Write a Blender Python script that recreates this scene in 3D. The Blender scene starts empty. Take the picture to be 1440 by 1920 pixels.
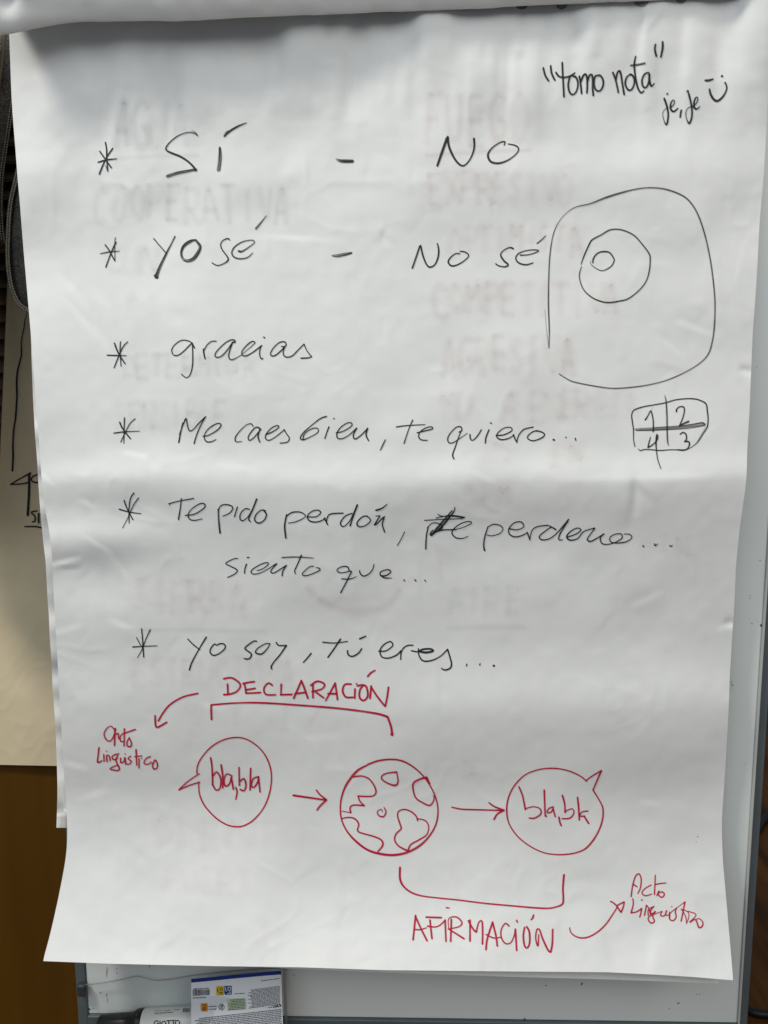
import bpy, math, random
import numpy as np
from mathutils import Matrix, Vector
R = math.radians
rng = random.Random(7)
sc = bpy.context.scene
col = sc.collection

# ---------------------------------------------------------------- camera
# World: X right along the board, Y into the board, Z up; whiteboard face is the plane y = 0.
F = 1442.0
def nrm(v): v = np.array(v, float); return v / np.linalg.norm(v)
dn = nrm((65, -10386, -1442))
Zc = -dn
Xc = np.array((1.0, 0.0026, 0.026)); Xc = nrm(Xc - Zc * Xc.dot(Zc))
Yc = np.cross(Zc, Xc)
M = np.array([Xc, Yc, Zc])
DIST = 0.76
dp = M @ np.array((0, 0, -1.0))
CAM = np.array((0, 0, 1.2)) - dp * (DIST / dp[1])
cam = bpy.data.cameras.new('camera'); camo = bpy.data.objects.new('camera', cam); col.objects.link(camo)
mw = Matrix.Identity(4)
for i in range(3):
    for j in range(3): mw[i][j] = M[i][j]
    mw[i][3] = CAM[i]
camo.matrix_world = mw
cam.sensor_fit = 'VERTICAL'; cam.sensor_height = 36.0; cam.lens = F / 1920 * 36
cam.clip_start = 0.02; cam.clip_end = 60
sc.camera = camo

# ---------------------------------------------------------------- world and lamps
w = bpy.data.worlds.new('World'); sc.world = w; w.use_nodes = True
bg = w.node_tree.nodes['Background']
bg.inputs[0].default_value = (0.78, 0.89, 1.0, 1); bg.inputs[1].default_value = 0.19
def area(name, pos, target, size, power, color, size_y=None):
    l = bpy.data.lights.new(name, 'AREA'); l.energy = power; l.color = color; l.size = size
    if size_y: l.shape = 'RECTANGLE'; l.size_y = size_y
    o = bpy.data.objects.new(name, l); col.objects.link(o)
    o.location = pos
    o.rotation_euler = (Vector(target) - Vector(pos)).to_track_quat('-Z', 'Y').to_euler()
    return o
def lamp_from(d, dist): return tuple(np.array((0, 0, 1.2)) + dist * nrm(d))
area('window_light', lamp_from((-0.40, -1.0, 0.78), 2.7), (0, 0, 1.2), 2.0, 25, (0.85, 0.935, 1.0))
area('right_fill_light', lamp_from((0.75, -1.0, 0.72), 3.0), (0, 0, 1.2), 1.6, 22, (1.0, 0.94, 0.83))  # warm fill added from the right to brighten the board strip
area('room_light', lamp_from((-1.35, -1.0, 2.0), 2.9), (0, 0, 1.2), 0.42, 49, (1.0, 0.955, 0.875))
sc.view_settings.view_transform = 'Standard'
sc.view_settings.look = 'None'
sc.view_settings.exposure = 0.0
sc.view_settings.gamma = 1.0
sc.view_settings.use_curve_mapping = False
sc.render.engine = 'CYCLES'
sc.render.resolution_x = 768; sc.render.resolution_y = 1024
sc.cycles.max_bounces = 8; sc.cycles.transparent_max_bounces = 24

# ---------------------------------------------------------------- helpers
def ray(px, py):
    px = np.asarray(px, float); py = np.asarray(py, float)
    d = np.stack([(px - 720) / F, -(py - 960) / F, -np.ones_like(px)], -1)
    return d @ M.T
def at(px, py, off):
    """point where the photo ray through (px,py) meets the plane `off` metres in front of the board"""
    d = ray(px, py); t = (-np.asarray(off, float) - CAM[1]) / d[..., 1]
    return CAM + d * t[..., None]
def link_mesh(name, V, Fc, mat, parent=None, smooth=True, attrs=None, uvs=None):
    V = np.asarray(V, float).reshape(-1, 3)
    if parent is None:
        lo = V.min(0); hi = V.max(0); org = np.array(((lo[0] + hi[0]) / 2, (lo[1] + hi[1]) / 2, lo[2]))
    else:
        p = parent; org = np.zeros(3)
        while p is not None: org = org + np.array(p.location); p = p.parent
    me = bpy.data.meshes.new(name)
    me.from_pydata((V - org).tolist(), [], [tuple(f) for f in Fc])
    me.materials.append(mat)
    if smooth:
        me.polygons.foreach_set('use_smooth', [True] * len(me.polygons))
    if attrs is not None:
        a = me.color_attributes.new('ink', 'FLOAT_COLOR', 'POINT')
        a.data.foreach_set('color', np.asarray(attrs, float).ravel())
    me.update()
    o = bpy.data.objects.new(name, me); col.objects.link(o)
    if parent is None: o.location = org
    else: o.parent = parent
    return o
def tag(o, label=None, cat=None, group=None, kind=None):
    for k, v in (('label', label), ('category', cat), ('group', group), ('kind', kind)):
        if v: o[k] = v
    return o
def empty(name, loc, label, cat):
    o = bpy.data.objects.new(name, None); col.objects.link(o); o.location = loc; o.empty_display_size = 0.05
    return tag(o, label, cat)
def grid_faces(nu, nv, flip=False):
    f = []
    for j in range(nv - 1):
        for i in range(nu - 1):
            a = j * nu + i
            q = (a, a + 1, a + nu + 1, a + nu)
            f.append(q if flip else q[::-1])
    return f
def box(lo, hi):
    x0, y0, z0 = lo; x1, y1, z1 = hi
    V = [(x0,y0,z0),(x1,y0,z0),(x1,y1,z0),(x0,y1,z0),(x0,y0,z1),(x1,y0,z1),(x1,y1,z1),(x0,y1,z1)]
    Fc = [(0,3,2,1),(4,5,6,7),(0,1,5,4),(1,2,6,5),(2,3,7,6),(3,0,4,7)]
    return V, Fc
def boxobj(name, lo, hi, mat, parent=None, bevel=0.0):
    V, Fc = box(lo, hi); o = link_mesh(name, V, Fc, mat, parent, smooth=False)
    if bevel:
        b = o.modifiers.new('bevel', 'BEVEL'); b.width = bevel; b.segments = 3
    return o
def hash2(ix, iy, seed):
    h = (ix.astype(np.int64) * 374761393 + iy.astype(np.int64) * 668265263 + seed * 1442695041) & 0xffffffff
    h = ((h ^ (h >> 13)) * 1274126177) & 0xffffffff
    h = h ^ (h >> 16)
    return (h & 0xffff) / 65535.0 * 2 - 1
def vnoise(x, y, seed=0):
    x = np.asarray(x, float); y = np.asarray(y, float)
    ix = np.floor(x); iy = np.floor(y); fx = x - ix; fy = y - iy
    fx = fx**3 * (fx * (fx * 6 - 15) + 10); fy = fy**3 * (fy * (fy * 6 - 15) + 10)
    a = hash2(ix, iy, seed); b = hash2(ix + 1, iy, seed); c = hash2(ix, iy + 1, seed); d = hash2(ix + 1, iy + 1, seed)
    return (a * (1 - fx) + b * fx) * (1 - fy) + (c * (1 - fx) + d * fx) * fy
def sstep(a, b, x):
    t = np.clip((np.asarray(x, float) - a) / (b - a), 0, 1); return t * t * (3 - 2 * t)
def interp(pts):
    p = np.array(pts, float)
    return lambda t: np.interp(t, p[:, 0], p[:, 1])

# ---------------------------------------------------------------- materials
def mat(name, color, rough=0.6, metal=0.0, spec=0.4, noise=None, bump=None):
    """noise = (scale, amount, detail): mottles the colour; bump = (scale, strength, distance)"""
    m = bpy.data.materials.new(name); m.use_nodes = True; n = m.node_tree.nodes; L = m.node_tree.links
    b = n['Principled BSDF']; b.inputs['Base Color'].default_value = (*color, 1)
    b.inputs['Roughness'].default_value = rough; b.inputs['Metallic'].default_value = metal
    b.inputs['Specular IOR Level'].default_value = spec
    tc = n.new('ShaderNodeTexCoord')
    if noise:
        t = n.new('ShaderNodeTexNoise'); t.inputs['Scale'].default_value = noise[0]; t.inputs['Detail'].default_value = noise[2]
        L.new(tc.outputs['Object'], t.inputs['Vector'])
        r = n.new('ShaderNodeMapRange'); r.inputs[1].default_value = 0.3; r.inputs[2].default_value = 0.7
        r.inputs[3].default_value = 1 - noise[1]; r.inputs[4].default_value = 1 + noise[1]
        L.new(t.outputs[0], r.inputs[0])
        mx = n.new('ShaderNodeMix'); mx.data_type = 'RGBA'; mx.blend_type = 'MULTIPLY'; mx.inputs[0].default_value = 1
        mx.inputs[6].default_value = (*color, 1); L.new(r.outputs[0], mx.inputs[7]); L.new(mx.outputs[2], b.inputs['Base Color'])
    if bump:
        t2 = n.new('ShaderNodeTexNoise'); t2.inputs['Scale'].default_value = bump[0]; t2.inputs['Detail'].default_value = 4
        L.new(tc.outputs['Object'], t2.inputs['Vector'])
        bp = n.new('ShaderNodeBump'); bp.inputs['Strength'].default_value = bump[1]; bp.inputs['Distance'].default_value = bump[2]
        L.new(t2.outputs[0], bp.inputs['Height']); L.new(bp.outputs[0], b.inputs['Normal'])
    return m
def ink_mat(name, color, rough=0.5, streak=True):
    """marker ink: opacity per vertex in ink.r, dryness in ink.g, across / along the stroke in ink.b / ink.a"""
    m = bpy.data.materials.new(name); m.use_nodes = True; n = m.node_tree.nodes; L = m.node_tree.links
    b = n['Principled BSDF']; b.inputs['Base Color'].default_value = (*color, 1); b.inputs['Roughness'].default_value = rough
    b.inputs['Specular IOR Level'].default_value = 0.25
    a = n.new('ShaderNodeAttribute'); a.attribute_name = 'ink'
    sp = n.new('ShaderNodeSeparateColor'); L.new(a.outputs['Color'], sp.inputs[0])
    fac = sp.outputs[0]
    if streak:
        cx = n.new('ShaderNodeCombineXYZ'); L.new(sp.outputs[2], cx.inputs[0]); L.new(a.outputs['Alpha'], cx.inputs[1])
        t = n.new('ShaderNodeTexNoise'); t.inputs['Scale'].default_value = 1.0; t.inputs['Detail'].default_value = 3
        L.new(cx.outputs[0], t.inputs['Vector'])
        r = n.new('ShaderNodeMapRange'); r.inputs[1].default_value = 0.36; r.inputs[2].default_value = 0.56
        r.inputs[3].default_value = 1.0; r.inputs[4].default_value = 0.0; L.new(t.outputs[0], r.inputs[0])
        mu = n.new('ShaderNodeMath'); mu.operation = 'MULTIPLY'; L.new(r.outputs[0], mu.inputs[0]); L.new(sp.outputs[1], mu.inputs[1])
        om = n.new('ShaderNodeMath'); om.operation = 'SUBTRACT'; om.inputs[0].default_value = 1; L.new(mu.outputs[0], om.inputs[1])
        m2 = n.new('ShaderNodeMath'); m2.operation = 'MULTIPLY'; L.new(om.outputs[0], m2.inputs[0]); L.new(fac, m2.inputs[1]); fac = m2.outputs[0]
    tr = n.new('ShaderNodeBsdfTransparent'); mx = n.new('ShaderNodeMixShader')
    L.new(fac, mx.inputs[0]); L.new(tr.outputs[0], mx.inputs[1]); L.new(b.outputs[0], mx.inputs[2])
    L.new(mx.outputs[0], n['Material Output'].inputs['Surface'])
    return m
def wood_mat(name, c1, c2, scale=3.0, rough=0.45, vertical=True):
    m = bpy.data.materials.new(name); m.use_nodes = True; n = m.node_tree.nodes; L = m.node_tree.links
    b = n['Principled BSDF']; b.inputs['Roughness'].default_value = rough; b.inputs['Specular IOR Level'].default_value = 0.2
    tc = n.new('ShaderNodeTexCoord'); mp = n.new('ShaderNodeMapping')
    mp.inputs['Scale'].default_value = (14, 14, 1.2) if vertical else (14, 1.2, 14)
    L.new(tc.outputs['Object'], mp.inputs[0])
    t = n.new('ShaderNodeTexNoise'); t.inputs['Scale'].default_value = scale; t.inputs['Detail'].default_value = 6; t.inputs['Distortion'].default_value = 0.6
    L.new(mp.outputs[0], t.inputs['Vector'])
    cr = n.new('ShaderNodeValToRGB'); cr.color_ramp.elements[0].position = 0.32; cr.color_ramp.elements[1].position = 0.7
    cr.color_ramp.elements[0].color = (*c1, 1); cr.color_ramp.elements[1].color = (*c2, 1)
    L.new(t.outputs[0], cr.inputs[0]); L.new(cr.outputs[0], b.inputs['Base Color'])
    bp = n.new('ShaderNodeBump'); bp.inputs['Strength'].default_value = 0.15; bp.inputs['Distance'].default_value = 0.002
    L.new(t.outputs[0], bp.inputs['Height']); L.new(bp.outputs[0], b.inputs['Normal'])
    return m
def plastic_mat(name, tint, opacity, rough):
    """clear film: mostly transparent, a little grey veil, a fresnel-weighted gloss"""
    m = bpy.data.materials.new(name); m.use_nodes = True; n = m.node_tree.nodes; L = m.node_tree.links
    n.remove(n['Principled BSDF'])
    df = n.new('ShaderNodeBsdfDiffuse'); df.inputs[0].default_value = (*tint, 1)
    tr = n.new('ShaderNodeBsdfTransparent'); tr.inputs[0].default_value = (0.93, 0.94, 0.94, 1)
    gl = n.new('ShaderNodeBsdfGlossy'); gl.inputs['Roughness'].default_value = rough
    fr = n.new('ShaderNodeFresnel'); fr.inputs[0].default_value = 1.3
    m1 = n.new('ShaderNodeMixShader'); m1.inputs[0].default_value = opacity; L.new(tr.outputs[0], m1.inputs[1]); L.new(df.outputs[0], m1.inputs[2])
    m2 = n.new('ShaderNodeMixShader'); sc_ = n.new('ShaderNodeMath'); sc_.operation = 'MULTIPLY'; sc_.inputs[1].default_value = 0.12; L.new(fr.outputs[0], sc_.inputs[0]); L.new(sc_.outputs[0], m2.inputs[0]); L.new(m1.outputs[0], m2.inputs[1]); L.new(gl.outputs[0], m2.inputs[2])
    L.new(m2.outputs[0], n['Material Output'].inputs['Surface'])
    return m

PAPER = mat('white_paper', (0.785, 0.787, 0.775), 0.55, spec=0.35, noise=(60, 0.012, 5), bump=(420, 0.10, 0.0006))
PAPER2 = mat('older_white_paper', (0.77, 0.765, 0.735), 0.6, spec=0.3, noise=(40, 0.02, 5), bump=(300, 0.12, 0.0008))
POSTER = mat('cream_poster_paper', (0.80, 0.675, 0.455), 0.65, spec=0.25, noise=(14, 0.05, 5), bump=(120, 0.1, 0.001))
BLACK = ink_mat('black_marker_ink', (0.012, 0.013, 0.018))
RED = ink_mat('red_marker_ink', (0.50, 0.006, 0.040))
GHOSTK = ink_mat('grey_show_through', (0.20, 0.21, 0.25), 0.8, streak=False)
GHOSTR = ink_mat('pink_show_through', (0.42, 0.165, 0.165), 0.8, streak=False)
BOARD = mat('white_enamel_board', (0.74, 0.77, 0.755), 0.28, spec=0.5, noise=(5, 0.02, 3))
ALU = mat('grey_aluminium', (0.115, 0.135, 0.145), 0.5, metal=0.2, noise=(30, 0.06, 3))
ALUEDGE = mat('pale_rail_lip', (0.5, 0.5, 0.48), 0.4)
DARKPL = mat('dark_grey_plastic', (0.035, 0.038, 0.04), 0.5)
BROWN = wood_mat('brown_wood', (0.092, 0.038, 0.002), (0.112, 0.048, 0.003), 1.2, 0.6)
SLATM = wood_mat('louvre_wood', (0.17, 0.12, 0.075), (0.25, 0.18, 0.115), 2.0, 0.55)
FLOORM = wood_mat('floor_wood', (0.030, 0.010, 0.001), (0.16, 0.060, 0.008), 1.2, 0.6, vertical=False)
DENIM = mat('dark_denim', (0.125, 0.115, 0.105), 0.9, spec=0.15, noise=(420, 0.55, 2), bump=(700, 0.5, 0.002))
DENIMR = mat('dark_brown_piping', (0.19, 0.16, 0.125), 0.85, spec=0.15, noise=(300, 0.4, 2), bump=(700, 0.4, 0.002))
THREAD = mat('khaki_thread', (0.75, 0.68, 0.50), 0.8, spec=0.1)
HOLE = mat('dark_behind_hole', (0.24, 0.235, 0.22), 0.9)
CARD = mat('glossy_white_card', (0.74, 0.76, 0.80), 0.35, spec=0.5, noise=(20, 0.02, 2))
BLUE = mat('navy_print', (0.010, 0.035, 0.20), 0.35)
PRINT = mat('dark_print', (0.03, 0.035, 0.055), 0.6)
YEL = mat('yellow_print', (0.60, 0.42, 0.03), 0.5)
ORA = mat('orange_print', (0.62, 0.26, 0.02), 0.5)
GRN = mat('pale_green_print', (0.42, 0.52, 0.34), 0.5)
BLACKPL = mat('black_cap_plastic', (0.008, 0.008, 0.009), 0.3, spec=0.25)
WHITEPL = mat('white_marker_barrel', (0.72, 0.72, 0.69), 0.3, spec=0.5)
CABLE = mat('black_cable_rubber', (0.008, 0.008, 0.009), 0.45)
CLEAR = plastic_mat('clear_plastic', (0.45, 0.47, 0.48), 0.02, 0.12)

# ================================================================ the whiteboard easel
pR_in = at(1396., 1697., 0)[0]; pR_out = at(1419.5, 1690., 0)[0]
pL_in = at(163., 1852., 0)[0]; pL_out = at(144., 1852., 0)[0]
zbot = at(960., 1912., 0)[2]; ztop = at(720., -70., 0)[2]
easel = empty('flip_chart_easel', (0, 0.012, zbot - 0.04), 'white magnetic board with grey metal rails that the written sheets hang on', 'flip chart')
boxobj('board_panel', (pL_in, 0.0, zbot), (pR_in, 0.012, ztop), BOARD, easel, 0.0012)
boxobj('side_rail', (pR_in + 0.0012, 0.003, zbot - 0.03), (pR_out, 0.026, ztop), ALU, easel, 0.0015)
boxobj('rail_lip', (pR_in - 0.0002, -0.0022, zbot), (pR_in + 0.0022, 0.0028, ztop), ALUEDGE, easel, 0.0006)
boxobj('side_rail', (pL_out, -0.002, zbot - 0.03), (pL_in, 0.024, ztop), ALU, easel, 0.0015)
boxobj('bottom_rail', (pL_in, -0.004, zbot - 0.03), (pR_in + 0.001, 0.024, zbot), ALU, easel, 0.0015)
boxobj('clamp_bar', (pL_out, -0.016, ztop + 0.002), (pR_out, 0.026, ztop + 0.05), ALU, easel, 0.004)
# dark rubber corner stop on the left rail
c0 = at(145., 1869., 0.008); c1 = at(161., 1846., 0.008)
boxobj('corner_stop', (c0[0], -0.010, c0[2]), (c1[0], -0.0025, c1[2]), DARKPL, easel, 0.003)
# pen specks and dirt left on the enamel
def flat_specks(name, pts, m, parent, offv=0.0006):
    V = []; Fc = []
    for (x, y, a, b, ang) in pts:
        k = len(V); n = 7; ca, sa = math.cos(ang), math.sin(ang)
        for i in range(n):
            t = 2 * math.pi * i / n; rr = 1 + rng.uniform(-.25, .25)
            u, v = a * math.cos(t) * rr, b * math.sin(t) * rr
            V.append(at(x + u * ca - v * sa, y + u * sa + v * ca, offv))
        Fc.append(tuple(range(k, k + n))[::-1])
    return link_mesh(name, V, Fc, m, parent, smooth=False)
sp = [(1091, 1845, 1.4, 2.5, .3), (1024, 1848, 1.5, .8, 0), (1272, 1881, 2.2, 1.2, 0), (1255, 1891, 1, .8, 0), (984, 1911, 1.2, 2.5, .2),
      (1306, 1864.5, 1.2, .6, 0), (1312, 1864.5, 1.2, .6, 0), (1406, 1122, 1, .6, 0), (1407, 1117, .8, .8, 0), (1398, 1433, .8, .8, 0), (1425, 1051, 2.2, .5, .4),
      (1419, 687, .8, .8, 0), (1421, 1166, .7, .7, 0), (1410, 1169, 3, .4, .3), (1427, 1172, 1.6, 2.6, 0), (200, 1823, .5, 9, .1), (218.6, 1816.5, 1, .7, 0), (218.6, 1824.5, 1.6, .6, 0), (280.4, 1812, .6, 2.2, 0),
      (200, 1866, .5, 3.5, 0), (201, 1875, .4, 4, 0), (188.5, 1861, .7, 1.4, 0), (167.5, 1892.5, 2.2, 2, 0), (175, 1891, .8, .8, 0), (551.5, 1829, .6, 1.6, 0), (512, 1905, .5, .5, 0)]
for i in range(16): sp.append((1372 + rng.gauss(0, 2.5), 1282 + rng.gauss(0, 7), .5, .5, 0))
for i in range(14): sp.append((1330 + rng.uniform(20, 100) * .8, rng.uniform(900, 1900), .5, .4, 0))
tag(flat_specks('pen_specks', sp, PRINT, easel), kind='stuff')

# ================================================================ the written sheet
LX = [(-80, 14), (0, 15.5), (64, 17.2), (100, 18.6), (140, 20), (180, 21.5), (220, 24), (260, 27.3), (300, 30.5), (335, 33), (372, 36.5), (420, 40.2), (480, 45), (530, 49.5), (580, 53.8), (620, 57.3),
      (660, 60.3), (700, 63), (740, 66), (780, 69.5), (820, 72.5), (860, 75.5), (890, 77.5), (920, 80), (950, 84), (975, 88.5), (1000, 93), (1030, 96.5), (1060, 98), (1090, 99.5), (1130, 101.5), (1170, 104), (1230, 107.3),
      (1290, 110.6), (1330, 113), (1370, 115.5), (1420, 118.3), (1470, 121.5), (1520, 124.8), (1545, 126), (1580, 126), (1610, 123.2), (1645, 117), (1690, 108), (1735, 98), (1775, 88), (1802, 80)]
RX = [(-80, 1449), (0, 1446), (120, 1441.5), (200, 1438.5), (240, 1437), (320, 1432.7), (419, 1424), (500, 1420), (565, 1416), (620, 1411.5), (680, 1409), (770, 1405.4), (840, 1401), (880, 1400.4), (905, 1399), (930, 1395.6), (990, 1387), (1060, 1380),
      (1140, 1376.6), (1190, 1373), (1270, 1368.2), (1310, 1367.2), (1380, 1363.4), (1455, 1359), (1530, 1353.8), (1560, 1353.6), (1610, 1355), (1650, 1358.5), (1690, 1362), (1770, 1369), (1838, 1374.8)]
BY = [(80, 0), (205, 1.5), (400, .5), (560, -1.8), (720, -.8), (960, -5), (1140, -8.5), (1230, -6.5), (1300, -4), (1375, 0)]   # bottom edge, px off the straight chord
fL, fR, fB = interp(LX), interp(RX), interp(BY)
def sm(f, t, k=14):
    return (f(t - k) + f(t - k / 2) + f(t) + f(t + k / 2) + f(t + k)) / 5
# creases: x0,y0,x1,y1, width px, amplitude mm, kind (r ridge, s step)
CR = [
 (652,48,653,115,7,.55,'s'),(646,120,643,215,26,1.5,'s'),(722,55,722,82,5,.3,'s'),(905,70,903,118,6,.5,'s'),(948,95,945,215,7,.6,'s'),(976,18,974,85,9,-1.0,'r'),(972,70,974,105,6,.9,'r'),(1019,45,1018,88,5,.6,'s'),
 (1112,40,1116,100,14,1.2,'r'),(1060,30,1075,90,16,-1.0,'r'),(1172,30,1168,120,18,1.3,'r'),(1206,12,1202,130,12,-1.2,'s'),(1276,8,1283,130,14,-1.6,'r'),(1278,8,1330,110,24,1.2,'s'),(1250,10,1215,60,12,.8,'s'),
 (172,140,168,205,6,.6,'s'),(212,180,200,300,20,-1.2,'s'),(252,130,300,300,26,1.4,'r'),(325,140,330,260,24,-1.0,'s'),(415,150,418,210,10,.4,'s'),(745,110,748,215,16,-.7,'s'),(577,300,580,350,5,.35,'s'),(768,300,770,345,5,.35,'s'),
 (921,340,922,405,5,.5,'s'),(722,420,712,452,8,.7,'s'),(712,430,735,455,8,-.5,'s'),(505,440,505,482,5,.3,'s'),(480,442,620,450,9,.45,'s'),(1240,632,1275,668,7,.7,'s'),(1272,602,1332,627,9,.7,'s'),(1225,680,1290,700,14,-.6,'s'),
 (160,1005,205,1035,6,.7,'s'),(205,1035,240,1085,9,.9,'s'),(240,1085,256,1135,8,.7,'s'),(92,1060,150,1046,6,.9,'s'),(110,1064,152,1062,5,-.6,'s'),(150,935,176,952,7,.7,'s'),(185,1080,200,1150,16,.7,'s'),(205,1160,250,1182,10,.7,'s'),
 (76,885,100,912,4,.8,'s'),(230,848,276,856,8,.6,'s'),(276,856,283,880,7,.6,'s'),(400,870,480,880,16,.5,'s'),(1190,893,1192,960,9,-1.3,'r'),(1190,895,1176,985,16,1.0,'s'),(1192,893,1330,890,16,.9,'s'),(1060,896,1190,893,20,.8,'s'),(1192,900,1225,940,14,-1.0,'s'),
 (818,1035,832,1085,8,.7,'s'),(785,1050,790,1140,12,.5,'s'),(880,880,930,905,10,.6,'s'),(930,830,960,850,8,-.5,'s'),(315,1680,318,1765,16,.6,'r'),(488,1735,505,1775,10,.5,'s'),(118,1428,165,1442,9,.7,'s'),(150,1500,200,1480,14,.5,'s'),
 (1345,700,1410,690,8,.0,'s'),(1388,690,1410,700,7,-1.8,'r'),(1360,1165,1376,1172,7,-1.6,'r'),(1345,1180,1375,1170,10,.6,'s'),(820,1225,826,1330,10,.5,'s'),(530,1320,540,1365,10,.5,'s'),(560,1385,640,1380,16,.4,'s'),(645,1620,640,1700,14,.4,'s'),
 (1180,1140,1240,1110,12,.5,'s'),(380,1320,420,1330,9,.5,'s'),(260,1500,275,1590,16,.5,'s'),(350,1375,360,1400,8,.4,'s'),(1200,1500,1240,1510,9,.4,'s'),(120,560,190,640,14,.8,'s'),(190,600,215,660,10,-.7,'s'),(175,540,230,610,18,.7,'s'),
 (120,520,170,590,12,.7,'s'),(330,590,360,650,14,.5,'s'),(1020,1640,1060,1800,30,.8,'s'),(1120,1700,1150,1830,26,.9,'s'),(1230,1720,1215,1830,24,-.9,'s'),(1300,1700,1340,1760,14,.7,'s'),(620,1700,640,1810,26,.6,'s'),(90,1190,160,1170,12,.5,'s'),(110,1240,140,1300,12,.5,'s')]
rc = random.Random(11)
for i in range(190):                                     # small handling creases
    x = rc.uniform(60, 1380); y = rc.uniform(120, 1800); a = rc.gauss(math.pi / 2, .7); l = rc.uniform(12, 62)
    CR.append((x, y, x + l * math.cos(a), y + l * math.sin(a), rc.uniform(4, 9), rc.choice((-1, 1)) * rc.uniform(.06, .27), 's'))
def off(px, py):
    px = np.asarray(px, float); py = np.asarray(py, float)
    o = 0.012 + 0.010 * sstep(500, -50, py)
    t = np.clip((py - 1470) / 360, 0, 1.3); o = o + 0.064 * t**1.8 * (1 - 0.10 * (px - 720) / 650)
    wob = 14 * vnoise(px / 240, py * 0 + 3.3, 5)
    # the long horizontal sags of the hanging sheet
    def hump(yc, up, dn_, amp):
        d = py + wob - yc
        return amp * np.where(d < 0, np.exp(-(d / up)**2), np.exp(-(d / dn_)**2))
    o = o + hump(903, 46, 88, 0.0088) * (0.75 + 0.25 * sstep(200, 1200, px)) * sstep(60, 300, px) + hump(880, 330, 420, 0.016)
    o = o + (hump(1022, 40, 45, 0.0070) + hump(915, 30, 50, .0035)) * sstep(460, 150, px)
    o = o + hump(1335, 75, 130, 0.0075) * (0.55 + 0.45 * sstep(500, 1250, px))
    o = o + hump(335, 60, 95, 0.0034)
    o = o + hump(590, 110, 130, 0.0020) * (0.6 + .4 * vnoise(px / 300, py / 400, 9))
    o = o + 0.0045 * sstep(1300, 1450, px) * sstep(260, 40, py) * 1.6
    # shallow vertical fluting below the clamp
    k = sstep(340, 80, py) * sstep(40, 200, px)
    o = o + k * 0.0042 * vnoise(px / 62, py / 300, 21) + k * 0.0014 * vnoise(px / 27, py / 160, 22)
    # broad cockle, then finer crumple
    o = o + 0.0026 * vnoise(px / 210, py / 170, 1) + 0.0011 * vnoise(px / 92, py / 84, 2)
    cr = 1 - np.abs(vnoise(px / 64 + 2 * vnoise(px / 130, py / 130, 31), py / 78, 3)); o = o + 0.0004 * cr**4 * sstep(-.1, .5, vnoise(px / 150, py / 120, 33))
    cr2 = 1 - np.abs(vnoise(px / 31, py / 37 + 1.5 * vnoise(px / 90, py / 90, 32), 4)); o = o + 0.00012 * cr2**4 * sstep(-.1, .5, vnoise(px / 120, py / 140, 34))
    o = o + 0.00016 * vnoise(px / 22, py / 22, 6)
    for (x0, y0, x1, y1, wd, amp, kd_) in CR:
        dx, dy = x1 - x0, y1 - y0; l2 = dx * dx + dy * dy; l = math.sqrt(l2)
        m_ = (px > min(x0, x1) - 5 * wd) & (px < max(x0, x1) + 5 * wd) & (py > min(y0, y1) - 5 * wd) & (py < max(y0, y1) + 5 * wd)
        if not m_.any(): continue
        qx, qy = px[m_], py[m_]
        s = ((qx - x0) * dx + (qy - y0) * dy) / l2
        d = ((qx - x0) * -dy + (qy - y0) * dx) / l
        tp = np.sin(np.pi * np.clip((s + .12) / 1.24, 0, 1))**0.8
        pr = np.exp(-(d / wd)**2) if kd_ == 'r' else np.tanh(d / (wd * .45)) * np.exp(-np.abs(d) / (2.0 * wd)) * np.exp(-(d / (3.2 * wd))**2)
        o[m_] = o[m_] + amp * .001 * tp * pr
    return o
def sheet_mesh(nu, nv, y0=-80.0, yl=1802.0, yr=1838.0, lx=fL, rx=fR, by=True, offf=off, dx=0.0):
    v = np.linspace(0, 1, nv)[:, None]; u = np.linspace(0, 1, nu)[None, :]
    yl_ = y0 + (yl - y0) * v; yr_ = y0 + (yr - y0) * v
    X = sm(lx, yl_) * (1 - u) + sm(rx, yr_) * u; Y = yl_ * (1 - u) + yr_ * u
    if by: Y = Y + fB(X) * np.clip((v - .8) / .2, 0, 1)
    return at(X, Y, offf(X, Y)).reshape(-1, 3), grid_faces(nu, nv)
V, Fc = sheet_mesh(300, 420)
sheet = link_mesh('written_sheet', V, Fc, PAPER)
tag(sheet, 'large white flip chart sheet with black and red handwriting, its lower edge curling forward', 'paper sheet')

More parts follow.
